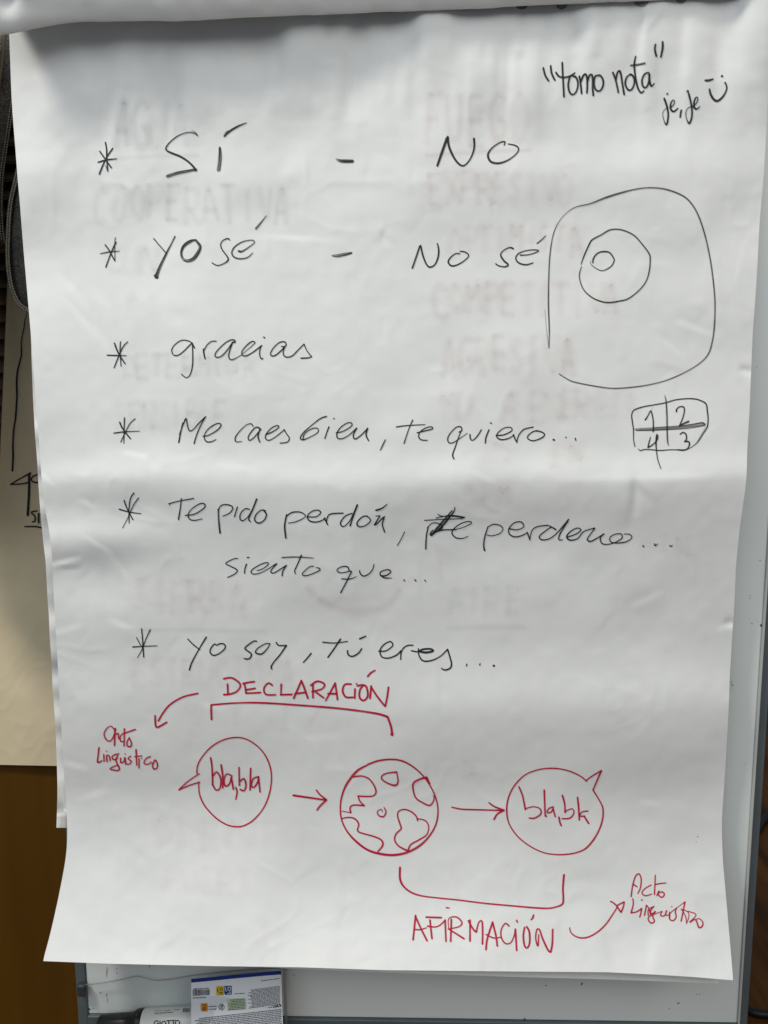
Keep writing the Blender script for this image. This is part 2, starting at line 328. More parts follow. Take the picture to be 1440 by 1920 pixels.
# ---- ribbons of ink lying on a surface
def catmull(P, step):
    P = np.array(P, float)
    if len(P) == 1: P = np.vstack([P, P + [[.6, .6] + [0] * (P.shape[1] - 2)]])
    out = []
    n = len(P)
    for i in range(n - 1):
        p0 = P[max(i - 1, 0)]; p1 = P[i]; p2 = P[i + 1]; p3 = P[min(i + 2, n - 1)]
        k = max(2, int(np.linalg.norm((p2 - p1)[:2]) / step) + 1)
        for t in np.linspace(0, 1, k, endpoint=False):
            out.append(.5 * (2 * p1 + (p2 - p0) * t + (2 * p0 - 5 * p1 + 4 * p2 - p3) * t * t + (3 * p1 - p0 - 3 * p2 + p3) * t**3))
    out.append(P[-1]); return np.array(out)
SEED = [0]
class Ribbons:
    def __init__(s): s.V = []; s.F = []; s.A = []
    def stroke(s, pts, dark, dry, surf, soft=False, step=3.0, lift=0.0005):
        """pts: (x, y, width) in photo px"""
        C = catmull(pts, step); C[:, 2] = np.maximum(C[:, 2], .8)
        T = np.gradient(C[:, :2], axis=0); ln = np.linalg.norm(T, axis=1, keepdims=True); ln[ln == 0] = 1; T = T / ln
        N = np.stack([-T[:, 1], T[:, 0]], 1)
        n0 = C[0].copy(); n1 = C[-1].copy()
        hw = C[0, 2] * .45; C = np.vstack([[*(n0[:2] - T[0] * hw), n0[2] * .45], C, [*(n1[:2] + T[-1] * n1[2] * .45), n1[2] * .45]])
        N = np.vstack([N[:1], N, N[-1:]])
        prof = [(-1.7, 0), (-.8, .55), (0, 1), (.8, .55), (1.7, 0)] if soft else [(-1.12, 0), (-.86, 1), (0, 1), (.86, 1), (1.12, 0)]
        SEED[0] += 1; sd = SEED[0] * 7.31
        X = np.stack([C[:, 0] + N[:, 0] * C[:, 2] * .5 * k for k, a in prof], 1)
        Y = np.stack([C[:, 1] + N[:, 1] * C[:, 2] * .5 * k for k, a in prof], 1)
        P = surf(X, Y, lift).reshape(-1, 3); n = len(C); m = len(prof); b = len(s.V) and sum(len(q) for q in s.V)
        L = np.concatenate([[0], np.cumsum(np.linalg.norm(np.diff(C[:, :2], axis=0), axis=1))])
        A = np.zeros((n, m, 4))
        for j, (k, a) in enumerate(prof):
            e = np.ones(n)
            if soft: e[0] = e[-1] = 0
            else: e[0] = e[-1] = .75
            press = 1 - .10 * (vnoise(L / 26 + sd, np.full(n, sd), 77) > .25)
            A[:, j, 0] = a * dark * e * press; A[:, j, 1] = dry; A[:, j, 2] = k * C[:, 2] * .28 + sd; A[:, j, 3] = L * .018 + sd
        s.V.append(P); s.A.append(A.reshape(-1, 4))
        for i in range(n - 1):
            for j in range(m - 1):
                q = b + i * m + j; s.F.append((q, q + m, q + m + 1, q + 1))
    def build(s, name, m, parent):
        return link_mesh(name, np.vstack(s.V), s.F, m, parent, attrs=np.vstack(s.A))
def on_sheet(X, Y, lift): return at(X, Y, off(X, Y) + lift)
def parse(crop, w0, txt):
    x0, y0, k = crop; out = []
    for line in txt.strip().split(';'):
        pts = []; dark, dry = 1.0, .15
        for tk in line.split():
            if tk[0] == '@': dark = float(tk[1:]); continue
            if tk[0] == '%': dry = float(tk[1:]); continue
            q = [float(c) for c in tk.split(',')]
            wd = q[2] if len(q) > 2 else w0
            pts.append((x0 + q[0] / k, y0 + q[1] / k, wd / k))
        if pts: out.append((pts, dark, dry))
    return out
def clusters(S, gap):
    """strokes whose boxes lie within `gap` px of each other form one written word"""
    B = [(min(p[0] for p in q[0]), min(p[1] for p in q[0]), max(p[0] for p in q[0]), max(p[1] for p in q[0])) for q in S]
    lab = list(range(len(S)))
    for i in range(len(S)):
        for j in range(i):
            dx = max(0, B[i][0] - B[j][2], B[j][0] - B[i][2]); dy = max(0, B[i][1] - B[j][3], B[j][1] - B[i][3])
            if dx <= gap and dy <= gap * 1.6:
                a_, b_ = lab[i], lab[j]
                lab = [b_ if l == a_ else l for l in lab]
    out = {}
    for l, q in zip(lab, S): out.setdefault(l, []).append(q)
    return list(out.values())
def write(name, groups, m, parent, surf=on_sheet, label=None, wk=1.0, soft=False, lift=0.0005, split=None, bullet=False):
    S = []
    for crop, w0, txt in groups: S += parse(crop, w0, txt)
    o = None
    for c in (clusters(S, split) if split else [S]):
        r = Ribbons()
        for pts, dark, dry in c: r.stroke([(x, y, w_ * wk) for x, y, w_ in pts], dark, dry, surf, soft, lift=lift)
        xs_ = [p[0] for q in c for p in q[0]]
        o = r.build('bullet_asterisk' if bullet and max(xs_) < 330 and len(c) >= 4 else name, m, parent)
    if label and not split: o['label'] = label
    return o

A1 = (180, 220, 4); B1 = (620, 230, 4); C1 = (180, 390, 4); D1 = (620, 420, 4); E1 = (920, 430, 4)
write('handwritten_word', [
 (A1, 11, "70,187 79,240 80,300 87,402;27,253 60,300 115,378;125,232 85,290 50,360 24,426;15,336 80,318 155,310,6;70,360,4 82,390,4"),
 (A1, 12, "760,136,10 745,120,9 690,112,7 620,135,8 560,180,9 525,225,11 530,248,12 575,270,14 630,292,14 690,330,14 735,375,16 748,400,14;%.75 752,390,18 690,402,20 620,415,22 535,440,26;718,98,3 738,105,3 755,120,3;%.6 928,225,16 930,300,26 918,395,28;962,140,15 1000,105,15 1060,68,13 1128,40,6;%.9 968,118,8 990,100,8"),
 (B1, 14, "%.7 38,270,8 70,285,22 110,288,29 163,288,27;800,322,16 830,235,19 872,115,20;878,105,18 888,180,17 930,270,15 975,318,13 1010,315,11 1050,265,11 1076,190,13 1075,118,16;1300,168,8 1308,143,10 1270,148,10 1210,190,12 1180,240,16 1200,290,16 1260,303,14 1330,280,11 1390,235,10 1410,195,10 1385,170,9 1330,158,7")],
 BLACK, sheet, split=15, bullet=True)
write('handwritten_word', [
 (C1, 10, "68,275 100,320 138,392;@.75 145,222 140,270,8 142,400,7;150,255 115,330 73,443;32,342,7 100,328 175,323,5;432,228,9 480,285,8 528,340,9;%.75 590,212,14 560,275,12 525,345,18 480,440,23 450,515,30;437,505,11 458,525,13 466,515,7;@.9 %.95 750,240,16 700,250,22 655,290,22 638,340,20 655,385,20 690,395,22 735,375,26 775,315,24 778,280,22 755,252,18;645,375,6 640,340,5 665,290,5 720,250,6;632,330,4 650,280,4 700,243,5 750,240,6 785,285,5 775,330,5 735,385,6 690,403,6 655,390,6;1003,240,7 990,228,9 955,240,8 935,270,8 945,310,9 985,365,10 990,390,12 960,415,9 910,430,8 870,410,8;1070,322,16 1095,325,13 1150,290,9 1188,258,8 1170,240,8 1100,252,8 1040,290,9 1018,335,10 1040,370,11 1090,380,10 1140,368,9 1175,335,6;%.5 1200,155,18 1235,112,14 1278,55,4"),
 (D1, 12, "%.85 12,235,14 50,238,22 100,228,24 155,215,16;612,330,13 640,250,13 668,165,13;675,160,12 690,230,12 715,295,12 742,322,11 780,305,10 805,250,12 810,190,12 800,145,9;968,222,10 935,222,9 895,255,10 882,285,12 905,312,12 950,305,10 1010,268,9 1035,235,9 1010,210,9 970,203,8"),
 (E1, 10, "170,145,12 145,135,10 100,155,9 75,190,11 100,235,13 132,265,12 105,280,10 60,272,9 38,257,9;222,193,10 290,188,9 360,163,8 340,153,8 270,158,8 210,180,9 188,215,10 210,250,11 265,265,11 318,250,8;347,105,9 380,80,8 412,48,6")],
 BLACK, sheet, split=15, bullet=True)
write('egg_drawing', [
 ((960, 320, 3), 8, "@.8 208,998,5 210,900,7 205,750,8 207,600,7 214,470,7 235,350,6 280,265,4 350,208,5 440,185,8 530,150,11 620,122,10 700,103,8 780,95,7 870,105,8 960,140,8 1010,185,8 1050,255,8 1085,360,8 1112,480,8 1130,600,8 1142,740,8 1138,880,8 1125,970,8 1105,1030,8 1060,1080,7 980,1130,6 880,1175,7 780,1202,7 680,1217,7 570,1224,7 470,1212,7 350,1188,6 300,1165,5 265,1142,5;@.45 185,780,3 195,900,3.5 207,995,4"),
 (E1, 10, "678,262,6 700,200,9 740,110,10 765,75,11 830,40,10 890,5,10 945,-2,10 1000,8,10 1070,40,9 1120,90,9 1185,175,10 1197,220,10 1190,310,9 1165,390,9 1110,460,9 1030,520,9 960,538,10 890,548,10 830,540,9 760,510,9 700,455,8 672,390,8 666,335,8 682,277,6;766,250,11 772,215,11 800,180,10 840,166,10 890,172,10 920,210,10 926,235,9 905,275,8 860,303,7 825,308,6 780,285,5 748,255,4 752,235,3")],
 BLACK, sheet, label='thin black outline holding two nested circles')
write('handwritten_word', [
 ((1010, 70, 4), 14, "35,228 50,285 75,325;90,212 98,270 122,320;177,188 180,260 185,350 190,445;130,262 150,290 190,300 240,288 272,265,10;270,295,11 245,285 230,310 222,365 235,415 260,428 285,400 295,350 285,305 268,290;305,290 315,350 322,420;318,330 335,285 352,275 362,300 365,360 362,415;366,330 380,285 400,280 405,320 405,380 410,435;450,285,11 425,290 415,330 422,380 445,402 470,390 485,350 480,310 462,285 448,283;557,262 575,310 590,370 598,413;580,320,11 590,265 608,250 618,280 630,360 642,428;690,275,11 660,300 650,345 665,385 690,395 712,365 718,320 705,285 685,275;728,140,10 718,200 725,290 745,380 770,415 790,398,10;692,210 740,205 797,193;825,262,11 795,275 775,320 782,365 805,375 825,340 832,285;830,270 832,320 845,365 868,345,9;877,52,15 872,90,15 884,142,14;930,32,15 930,80,16 917,147,13;965,421,15 966,424,15;942,458,15 960,510,14 972,570,13 968,625,14 958,655,13 945,635,7 932,590,5 935,555,5 960,530,6 975,522,4;993,525,9 1015,500,8 1018,475,8 1005,470,9 990,500,13 992,540,14 1015,555,13 1045,530,8;1070,545 1065,570 1062,597;1118,402,19 1120,406,19;1125,420,14 1140,480 1150,540 1148,600 1130,645 1112,615,7 1103,570,6 1115,535,6 1150,515,7;1155,520,9 1185,490,8 1195,455,8 1180,450,10 1165,490,13 1170,530,14 1190,535,11 1210,515,6;1250,322,15 1275,322,17 1308,313,13;1374,289,17 1377,291,17;1282,388,13 1290,425,16 1315,465,17 1345,475,17 1385,440,15 1408,395,13 1410,365,12 1398,338,13")],
 BLACK, sheet, split=9)
write('handwritten_word', [
 ((190, 620, 4), 9, "98,92,11 115,140,11 140,190,11 178,248,9;143,82,9 140,150,9 147,268,6;197,83,8 170,110 140,165 95,278,8;42,183 110,185 188,186,5;685,95,8 650,75,8 600,72,8 550,105,8 527,145,8 540,180,8 570,185,8 610,160,8 660,110,9 680,92,10;680,92,10 700,130,9;682,95,8 685,180,9 683,260,9 665,330,8 635,352,8 600,325,8;765,138,11 770,180,11 778,210,10;768,150,8 790,110,8 825,80,8 862,78,8"),
 ((400, 620, 6), 14, "240,130,20 245,112,14 210,100 150,125 80,185 25,250 20,285 45,300 90,285 150,225 210,140 230,128,20;215,130,16 185,220 172,280 185,320,13 215,325 260,305,11 320,270,9;320,265,8 400,200,8 455,150,10 468,130,12 440,118,12 390,150 335,210 318,250 335,280 380,278 440,245 500,200 545,165;565,70,15 578,80,15;540,165 520,230 525,290 545,320 555,308;765,175,12 800,178,14 818,160 810,130 780,122 730,140 670,200 643,255 655,283 700,275 760,225 805,180,16;805,180 785,235 795,280 830,297 890,280 960,210 1020,150;1020,150 1050,220,11 1105,292,14;1105,293 1060,305 985,308,15")],
 BLACK, sheet, split=15, bullet=True)
write('handwritten_word', [
 ((200, 770, 4), 9, "97,85,11 120,135,11 178,210,10;133,52,9 130,150 128,245,6;213,60 175,95,8 145,150,8 105,235,7;52,168,8 130,158 245,153,5;570,92 555,160 540,238,11;545,180,7 570,110,8 595,58,10 605,110 620,150 650,140,8 690,95 742,45,11;735,55,8 695,130 670,195 655,248;720,190,8 760,185,8 830,145 858,105 830,95,8 775,125 740,165,8 732,205 750,232 785,232,8 820,215,6;1098,118,8 1085,98,8 1050,105,7 1000,150,8 965,200 970,232 1012,230,6;1155,140,13 1125,122 1090,150 1062,195 1070,222 1105,200 1150,145;1150,140,10 1135,190,11 1148,235,11;1192,178 1240,160 1290,125,8 1280,110,8 1235,130,8 1200,170 1190,205 1215,222 1260,200,8 1330,145,8;1330,140 1350,175,8 1370,205 1355,235 1300,243"),
 ((490, 770, 4), 9, "488,42,11 440,60 370,115,8 315,165 292,205,10 310,218,10 360,200,8 420,165,8 425,135,7 395,130,8 350,150,8 320,180,8 312,215,8;507,120,10 490,165 476,208,10;543,57,11 545,60,11;562,165,10 610,155 670,120 680,95,8 650,90,8 600,120,8 568,165 572,205,10 610,208 660,180,8 715,130,10;715,130,10 690,180,10 700,212,10 740,190 795,135,10;797,132,12 785,180,11 805,225,9;930,218,9 912,255,11 893,295,9;1135,70,10 1105,140 1070,245,10;1012,122,10 1080,112,8 1228,103,6;1168,165 1230,150 1285,135 1275,120,8 1230,130,8 1190,160 1180,195 1200,218 1245,222,7"),
 ((800, 770, 4), 9, "245,160,13 262,150,10 258,122 225,122,8 180,165,8 158,205 165,238 195,240,8 245,210,7 305,168,5;255,160,8 235,210,8 215,270 195,330,11 205,362,10;325,178,11 328,210,10 345,222 380,190 410,142;468,142,10 445,200,11 440,243,10;478,90,10 486,95,10;522,185,10 580,180 638,150 630,125,8 580,130,8 535,165 525,195,10 560,217,10 620,205 655,180,8;650,178 665,215,10 678,238;676,238,8 690,185 730,140,10 800,122;835,150,11 800,155 762,185,10 760,210 800,225 860,205,10 885,180 865,160 820,150,10;950,216,14 957,220,14;1044,198,11 1046,201,11;1114,205,9 1119,222,9")],
 BLACK, sheet, split=15, bullet=True)
write('numbered_box_drawing', [
 ((1170, 730, 8), 18, "165,855,15 145,760,14 142,600,16 125,480,18 115,390,18 135,325,18 180,295,20 300,258,18 450,232,18 620,200,18 780,155,18 950,138,16 1080,145,16 1180,180,18 1235,225,20 1250,320,20 1262,430,18 1250,560,18 1190,660,16 1120,770,15 1050,840,12 970,890,10 900,905,14 700,905,14 540,915,16 420,905,14 310,900,16 245,918,16 215,890,8;@.5 1225,560,8 1170,660,8 1090,800,8;@.85 612,90,8 632,180,18 645,400,24 648,600,24 655,780,20 672,845,8;@.6 %.5 165,595,26 300,598,46 500,590,50 700,575,46 900,560,50 1050,545,54 1210,522,46;180,615,12 450,610,12 800,595,10 1000,580,8 1210,540,12;460,570,8 800,548,8 1000,525,10 1150,500,14 1190,500,14 1215,540,12;318,458,22 360,395,18 402,320,18 425,390,20 440,480,20 440,635,22;@.4 430,265,7 405,330,7;788,330,28 790,300,20 830,262,18 890,262,22 908,310,20 885,420,20 835,545,22;835,545,24 900,510,28 970,480,30;845,672,22 880,645,22 925,665,22 940,720,22 930,765,22 905,782,22 960,780,22 985,810,22 960,880,22 900,912,20 808,905,20;398,715,12 375,800,20 360,870,22;360,872,22 430,830,20 500,755,18 505,690,22 490,670,14;490,690,22 480,800,24 488,920,16 510,1060,15 555,1190,12")],
 BLACK, sheet, label='small black box quartered into numbered cells one to four')
write('handwritten_word', [
 ((210, 910, 4), 9, "52,178,10 130,200 217,212,6;165,57,10 140,95,10 127,180 128,285,6;198,95,11 160,150 125,230,7 78,320,5;90,112,10 115,180 157,258,8;425,138 500,118 612,98;520,98 512,170 498,255,11;425,138,5 437,152,4;548,225 620,215,10 690,170,10 695,140 660,137 600,175 570,220,10 585,255,10 625,262 677,250,7;797,178,13 800,260,12 810,358,13;797,185,8 820,150 870,145 905,165 885,205 830,232,7;940,162,10 928,200,10 918,235,10;1030,180 1000,175 965,210 960,250 980,265 1020,235,8 1060,165 1085,102,12;1085,102,12 1055,180,11 1025,250,10 1038,272,8;1150,190,10 1120,185 1080,220,10 1070,260,10 1100,283,11 1140,262,11 1158,220,11 1140,190,12"),
 ((500, 920, 4), 9, "150,180,13 135,260,12 143,355,13;150,190 190,163,10 250,160 290,185,8 270,210,8 210,235,8 160,243,6;305,195,10 370,195 405,165 385,145 340,155,10 305,190,11 320,225,11 365,235,10 410,225 440,205;432,205,11 445,230,11 458,255;447,235,8 460,190 490,172,10 575,168;640,170,10 590,190,10 555,235,10 560,262 585,265,8 630,215 680,105,12;680,108,12 650,190,11 625,265,11;755,190,10 720,195,10 680,235,11 685,265,11 725,268,10 770,240,10 778,215 755,192,10;850,190 825,230,11 808,258,11 830,245,10 870,205,11 885,195,10;820,190,8 850,188,8;880,205,12 868,255,11 885,310,10;820,147,14 865,132,12 905,100,6;1035,308,7 1010,360,7 980,412,7"),
 ((780, 940, 4), 9, "92,190,10 78,260,10 73,357,12;85,200,8 120,165,8 170,165,8 200,190,8 180,215,8 115,240,8;%.5 290,45,9 285,75,12 230,140,15 160,215,15 115,255,16;%.5 270,70,12 200,150,13 130,230,13;285,75,10 215,170,10 150,232,10;115,255,14 105,245,10 125,215,9;65,142,8 200,135,7 350,130,8;150,125,8 260,105,8 365,120,11;165,95,7 190,110,7 280,112,8 360,122,10;135,235,10 200,215,10 300,212;265,215,8 340,200,7 415,165,8 400,150,8 340,165,8 285,205 270,240 300,272 350,278,8 390,262,6;540,190,10 515,270,11 508,330,11 515,370,12;545,190,8 580,172 630,180 652,205,8 630,240,8 570,258,7 530,250,6;700,205,10 760,213 808,190 790,155 740,160,10 700,200,11 698,240,11 735,265,11 790,258,10 835,235;835,232,10 845,262,10 855,290;853,290,7 870,220 910,190,10 985,180;985,178,8 1015,190;1050,213,11 1015,195 960,230 925,265,10 945,288,10 1000,280 1060,235 1145,135,12;1140,150 1085,235,10 1070,285 1100,288,7"),
 ((1000, 960, 4), 9, "250,190 320,165,10 358,135 330,120 280,145,10 250,185,11 275,210,11 330,200,10 365,160 390,140,8 460,120;462,122,11 430,165,10 405,205,11 430,220,11 480,195,10 530,165,11;525,165,11 503,195,10 515,235,10 560,242 620,225 665,195 660,165 620,165 580,185 575,215 610,232 690,225 738,195,8 725,168,8 680,165,7;823,252,11 828,260,10;910,238,9 915,252,11 935,238,5;1022,250,8 1035,258,10 1043,248,6")],
 BLACK, sheet, split=15, bullet=True)
write('handwritten_word', [
 ((400, 1030, 6), 13, "275,103,12 235,105 150,145 145,165 215,200 270,235 235,280 160,315;372,165,15 355,220 350,270;380,92 402,90;490,238,10 560,215,12 620,165 600,148 530,170 440,225 425,260 460,278 540,260,12 640,205,11;640,205,11 715,158 665,215 645,255 680,265 750,225 822,180,15;820,182,14 780,250,16 775,298,15;770,92,14 900,85 1000,88,12 1125,98,9;990,65,17 950,160,14 915,240 925,275,12;1128,190,12 1085,195 1010,260 1005,290 1060,293 1150,260 1200,232 1190,212,12 1155,203,8"),
 ((600, 1040, 6), 14, "325,180,12 320,145 280,130 220,145 190,175 215,200 270,200 330,185;330,185,16 355,190,14 330,240,16 285,330,18 232,428,16;243,270,13 320,275 375,262,12 412,243,6;445,180 455,215 490,240 545,220,16 590,170 608,108,10;680,235 740,235,16 795,195 770,168 710,180 675,205,15 690,240 740,262 808,262,8;943,282 952,296,12;1068,282,15 1080,296;1178,285,12 1188,300,12")],
 BLACK, sheet, split=15, bullet=True)
write('handwritten_word', [
 ((230, 1170, 4), 10, "103,100,7 130,150,7 155,185,6;142,35,9 150,130,9 157,248,9;207,42,11 175,110,8 145,190,8 110,252,6;75,172 160,167,9 258,163,6;488,112,9 530,155,9 578,192,9;627,98,12 580,175 520,285,12 500,345,11;705,160,8 690,150 665,175 655,210 680,235,11 725,220 768,180 760,150 725,148 708,160,8;1005,130,11 980,130,11 918,178,11 935,200,11 965,225,12 955,255,12 930,263,12 910,258;1105,148,8 1070,148,8 1010,185,9 998,215,11 1040,225,12 1080,190 1105,150,8;1152,138,11 1170,160 1225,160;1228,160,13 1180,230,11 1130,290,11 1113,325,13 1120,338,9;1413,220,13 1385,255,11 1355,288,11"),
 ((560, 1170, 3.6), 9, "282,102,12 240,165,10 197,225,10;162,122 240,128,8 330,117,7;330,180,11 335,208,11 365,218,11 405,195,10 425,165;412,100,13 452,82,10;540,183,10 590,180 635,145 620,118 580,135 550,175,10 560,220 605,230,10 660,210,10 690,180,8;688,180 690,205 688,240,8;688,205,7 705,165 735,145 772,143;760,180 800,187 820,185,8;815,185,12 860,192,15 908,182,13 890,168,12 840,170,13 815,182,12;808,165,8 812,210 840,248,10 900,245,10 960,215 1005,170;1005,170,10 1020,220,10 1032,270,10 1020,300,12 985,310,11 963,298,8;1135,270 1133,283;1225,267,8 1222,278,8;1316,281,16 1319,282,16")],
 BLACK, sheet, split=15, bullet=True)

# ---- red diagram
write('red_heading', [
 ((270, 1250, 3), 11, "448,68 490,62 530,85 542,110 520,140 480,155 448,157;470,98 472,153;557,95 588,88 620,84;562,92 570,120 573,148;575,130 600,126 625,122;573,149 612,148 655,145;722,105 700,92 675,120 685,155 740,158;772,98 770,158,10;768,158 832,156;842,178 865,125 885,78;885,78 905,130 922,178;848,152 905,145;950,100 950,175;938,105 975,82 1015,98 1000,125 945,140;965,142 1010,175;1022,190 1050,140 1075,92;1075,92 1082,140 1088,185;1035,152 1085,152;1165,98 1130,100 1117,135 1135,170 1175,172;1187,125 1185,178;1195,96 1196,97;1200,108 1225,103 1250,112 1258,165 1235,190 1212,172 1215,130 1235,103;1278,108 1271,178;1276,112 1310,165 1355,222;1357,222 1368,170 1375,115;1258,55 1275,35 1300,20,9")],
 RED, sheet, label='red capitals heading the diagram')
write('bracket_drawing', [((270, 1250, 3), 11, "380,297,12 378,255,12 378,215,12;378,215,10 500,205,10 650,203 850,215 1100,235,12 1300,262,12 1370,282,13;1370,282,13 1390,340,12 1396,385,14;1388,382,8 1402,380,7")], RED, sheet, label='red bracket opening downward under the heading')
write('arrow_drawing', [((270, 1250, 3), 10, "303,150 220,170 150,210 110,255 80,305,11;62,275 65,330,11 78,340,11 128,312")], RED, sheet, label='curved red arrow pointing down left')
write('red_word', [((170, 1350, 4), 11, "175,70 150,45,9 115,70 100,110 120,150 150,155,10 178,105,10 186,62;182,65,13 178,190,13;190,110,9 206,98,10 208,140,10;240,100,9 220,130,11 225,160,10 245,160,9;253,65,13 250,195;245,102,10 335,70,13;290,130,9 272,165,10 275,195 300,198,13 305,170 290,138;62,207,13 55,270 52,318,13 85,305;98,258 100,310;117,232,9 119,234,9;122,312 120,265 140,272 145,306;195,255 162,272 170,298 200,285;208,250 190,305 210,350,13 208,378,12 145,368 175,348 205,338,9;225,285 225,320 250,310 255,280;257,252,9 259,255,9;258,285 262,332;300,270 280,290 305,310 290,330 268,330;340,222,13 345,340;330,275 385,268,9;362,290 362,360;380,287,10 382,288,10;448,275 415,290 400,325 430,332 455,315;462,325 470,365,13 495,362 500,330 482,298 468,330")],
 RED, sheet, split=8)
b1 = write('speech_bubble_drawing', [((170, 1350, 4), 11, "797,405 800,350 830,285 900,205 980,155 1060,133 1130,133 1200,160,10 1270,215,10 1320,285 1350,370 1355,460 1335,570 1290,670 1220,750,12 1150,792,12 1090,800 1020,785 940,735 860,650 820,570 810,500 812,465,10;815,403 730,460 660,525;660,525 740,490 818,466")],
 RED, sheet, label='left red speech bubble with its tail pointing left')
write('bubble_text', [((170, 1350, 4), 13, "900,282 910,360 915,490;912,480 940,525 970,510 975,440 945,390 918,420;978,335,14 990,420,15 990,510;1060,420 1020,405 1000,450 1010,495 1040,480 1055,430;1055,430 1070,520;1088,505 1098,540 1088,595,10;1112,355 1115,490;1120,520 1150,530 1165,490 1150,440 1120,460;1200,362 1195,525;1260,425 1220,440 1205,490 1225,505 1255,460 1258,425;1258,430 1270,540")], RED, b1)
write('arrow_drawing', [((540, 1410, 4), 13, "40,325,17 130,338,15 280,360,14;212,285,12 240,320,12 288,358,14;288,360,16 245,400,16 218,435,15")], RED, sheet, label='red arrow between the left bubble and the globe')
write('globe_drawing', [((540, 1410, 4), 11, "600,92,14 680,65,14 770,55,13 850,65,13 930,105,12 1010,175 1070,260 1110,350 1125,440 1110,540,12 1060,630,14 990,700,18 900,750,18 800,772,18 700,765,18 600,735,16 510,670,16 440,590,12 400,500 393,400 410,310,14 450,225,18 520,140,18 600,95,12;487,187,12 550,180,12 605,200,12 645,250,12 660,300,12 640,328,12 590,333,12 525,330,12;525,330,10 540,370 572,402,12;572,402,12 490,398,12 465,420,12 472,455,12;472,455,9 405,443,7;402,500,10 450,490 500,500,12 530,540,12 522,590,12 560,610,12 640,632,12 700,660,12 710,700,14 675,745,14;815,150,14 740,160,12 705,180,13 705,205,12 750,235,12 805,250,16 825,220,12 815,150,10;1040,190,16 985,205,14 940,235,14 940,290,12 960,345,12 1010,380,12 1065,400,14 1095,355,10 1090,325,6;1040,190,14 1065,240,10;720,415,8 735,450,10 715,485,12 680,475 670,445,9 700,430,9 708,448,7;972,515 960,480 920,445 870,430 830,445 822,480 840,540,12 848,575,13 810,615,12 800,660,12 830,705,12 895,740,14;975,500,10 1030,515,10 1055,560,9 1040,620,10 980,660,12 920,695,12 900,740,14")],
 RED, sheet, label='red globe with outlined land masses')
write('arrow_drawing', [((840, 1430, 4), 12, "28,333,10 100,348,11 200,352 420,358;307,300,11 350,330 420,356,14;415,360,14 370,385,14 345,425,16")], RED, sheet, label='longer red arrow between the globe and the right bubble')
b2 = write('speech_bubble_drawing', [((840, 1430, 4), 11, "1040,140,10 1000,105,10 930,70 850,48 770,42 680,52 590,85 520,145 470,220 443,310,12 445,410 475,490,10 540,570,10 630,635,10 720,675,10 800,688 880,688 960,675,12 1030,645,13 1090,580,13 1135,500,13 1160,420,12 1162,345 1140,290,10 1088,205;1040,130,10 1090,95 1150,60,12;1150,60,14 1120,130,12 1088,205,12")],
 RED, sheet, label='right red speech bubble with its tail pointing up right')
write('bubble_text', [((840, 1430, 4), 12, "532,180 560,250,13 580,352,13;580,345,10 640,330,9 690,345,10 695,385 650,415 610,415;722,205,13 725,300,13 730,400,13 738,398;790,330 755,345 745,375 775,370 790,340;788,345 805,405;832,408,13 840,450,13 850,472,13;858,245,14 875,310,13 878,375;880,365,10 930,345,9 945,375,10 915,415 855,420,10;972,260,13 980,340,13 985,430;1050,362,11 1005,370,10 990,400 1025,400;1020,400 1055,455,14")], RED, b2)
write('bracket_drawing', [((740, 1620, 4), 13, "40,25,16 40,110,16 65,165,14 120,210 200,238,12 330,255,11 480,270,11 680,295,12 900,315,12 1050,328 1150,332 1210,322 1258,300,14 1265,250,14 1262,180,14 1270,80,15")], RED, sheet, label='red bracket opening upward under the globe')
write('red_heading', [((740, 1620, 4), 14, "138,568 157,385;157,395 200,490 243,575;150,490,11 190,492,11 240,478,8;265,420 272,490 280,560;235,398 350,402;245,465,12 300,472,11 340,458,10 380,420,12;378,420 385,580;388,327,12 412,330,7;425,415 420,580;405,480,6 402,420,7 425,398,10 470,400,12 505,440,12 480,470,10 400,488,10;410,490,11 520,560;565,578 565,420;552,425 590,490 612,510;612,510 630,440,11 655,430 660,520 658,600;685,642,15 695,560 735,435;735,440 760,540 770,615,15;685,528,11 745,555,11 795,548,8;858,465,12 830,445,11 800,490,11 800,550,11 830,595,11 870,590,10 895,540,10 905,490,10;905,488 910,560 915,648;915,422,13 920,436,12;975,475 965,540 975,615 995,628 1012,590 1010,510 990,470;1080,530,11 1075,615,12 1058,560,10 1065,495,11 1085,490,12 1110,560 1150,645 1170,660;1170,660 1182,600 1185,490;1042,382,14 1035,405 1022,418,10")], RED, sheet, label='red capitals below the lower bracket')
write('arrow_drawing', [((1050, 1620, 4.8), 13, "88,572,10 95,610,12 130,645 190,665,14 260,655,14 340,610,14 410,545 460,475 515,390,11;455,335 500,365 545,430,15;578,340 520,370 510,385;578,345 570,385 550,435,15")], RED, sheet, label='curved red arrow pointing up right')
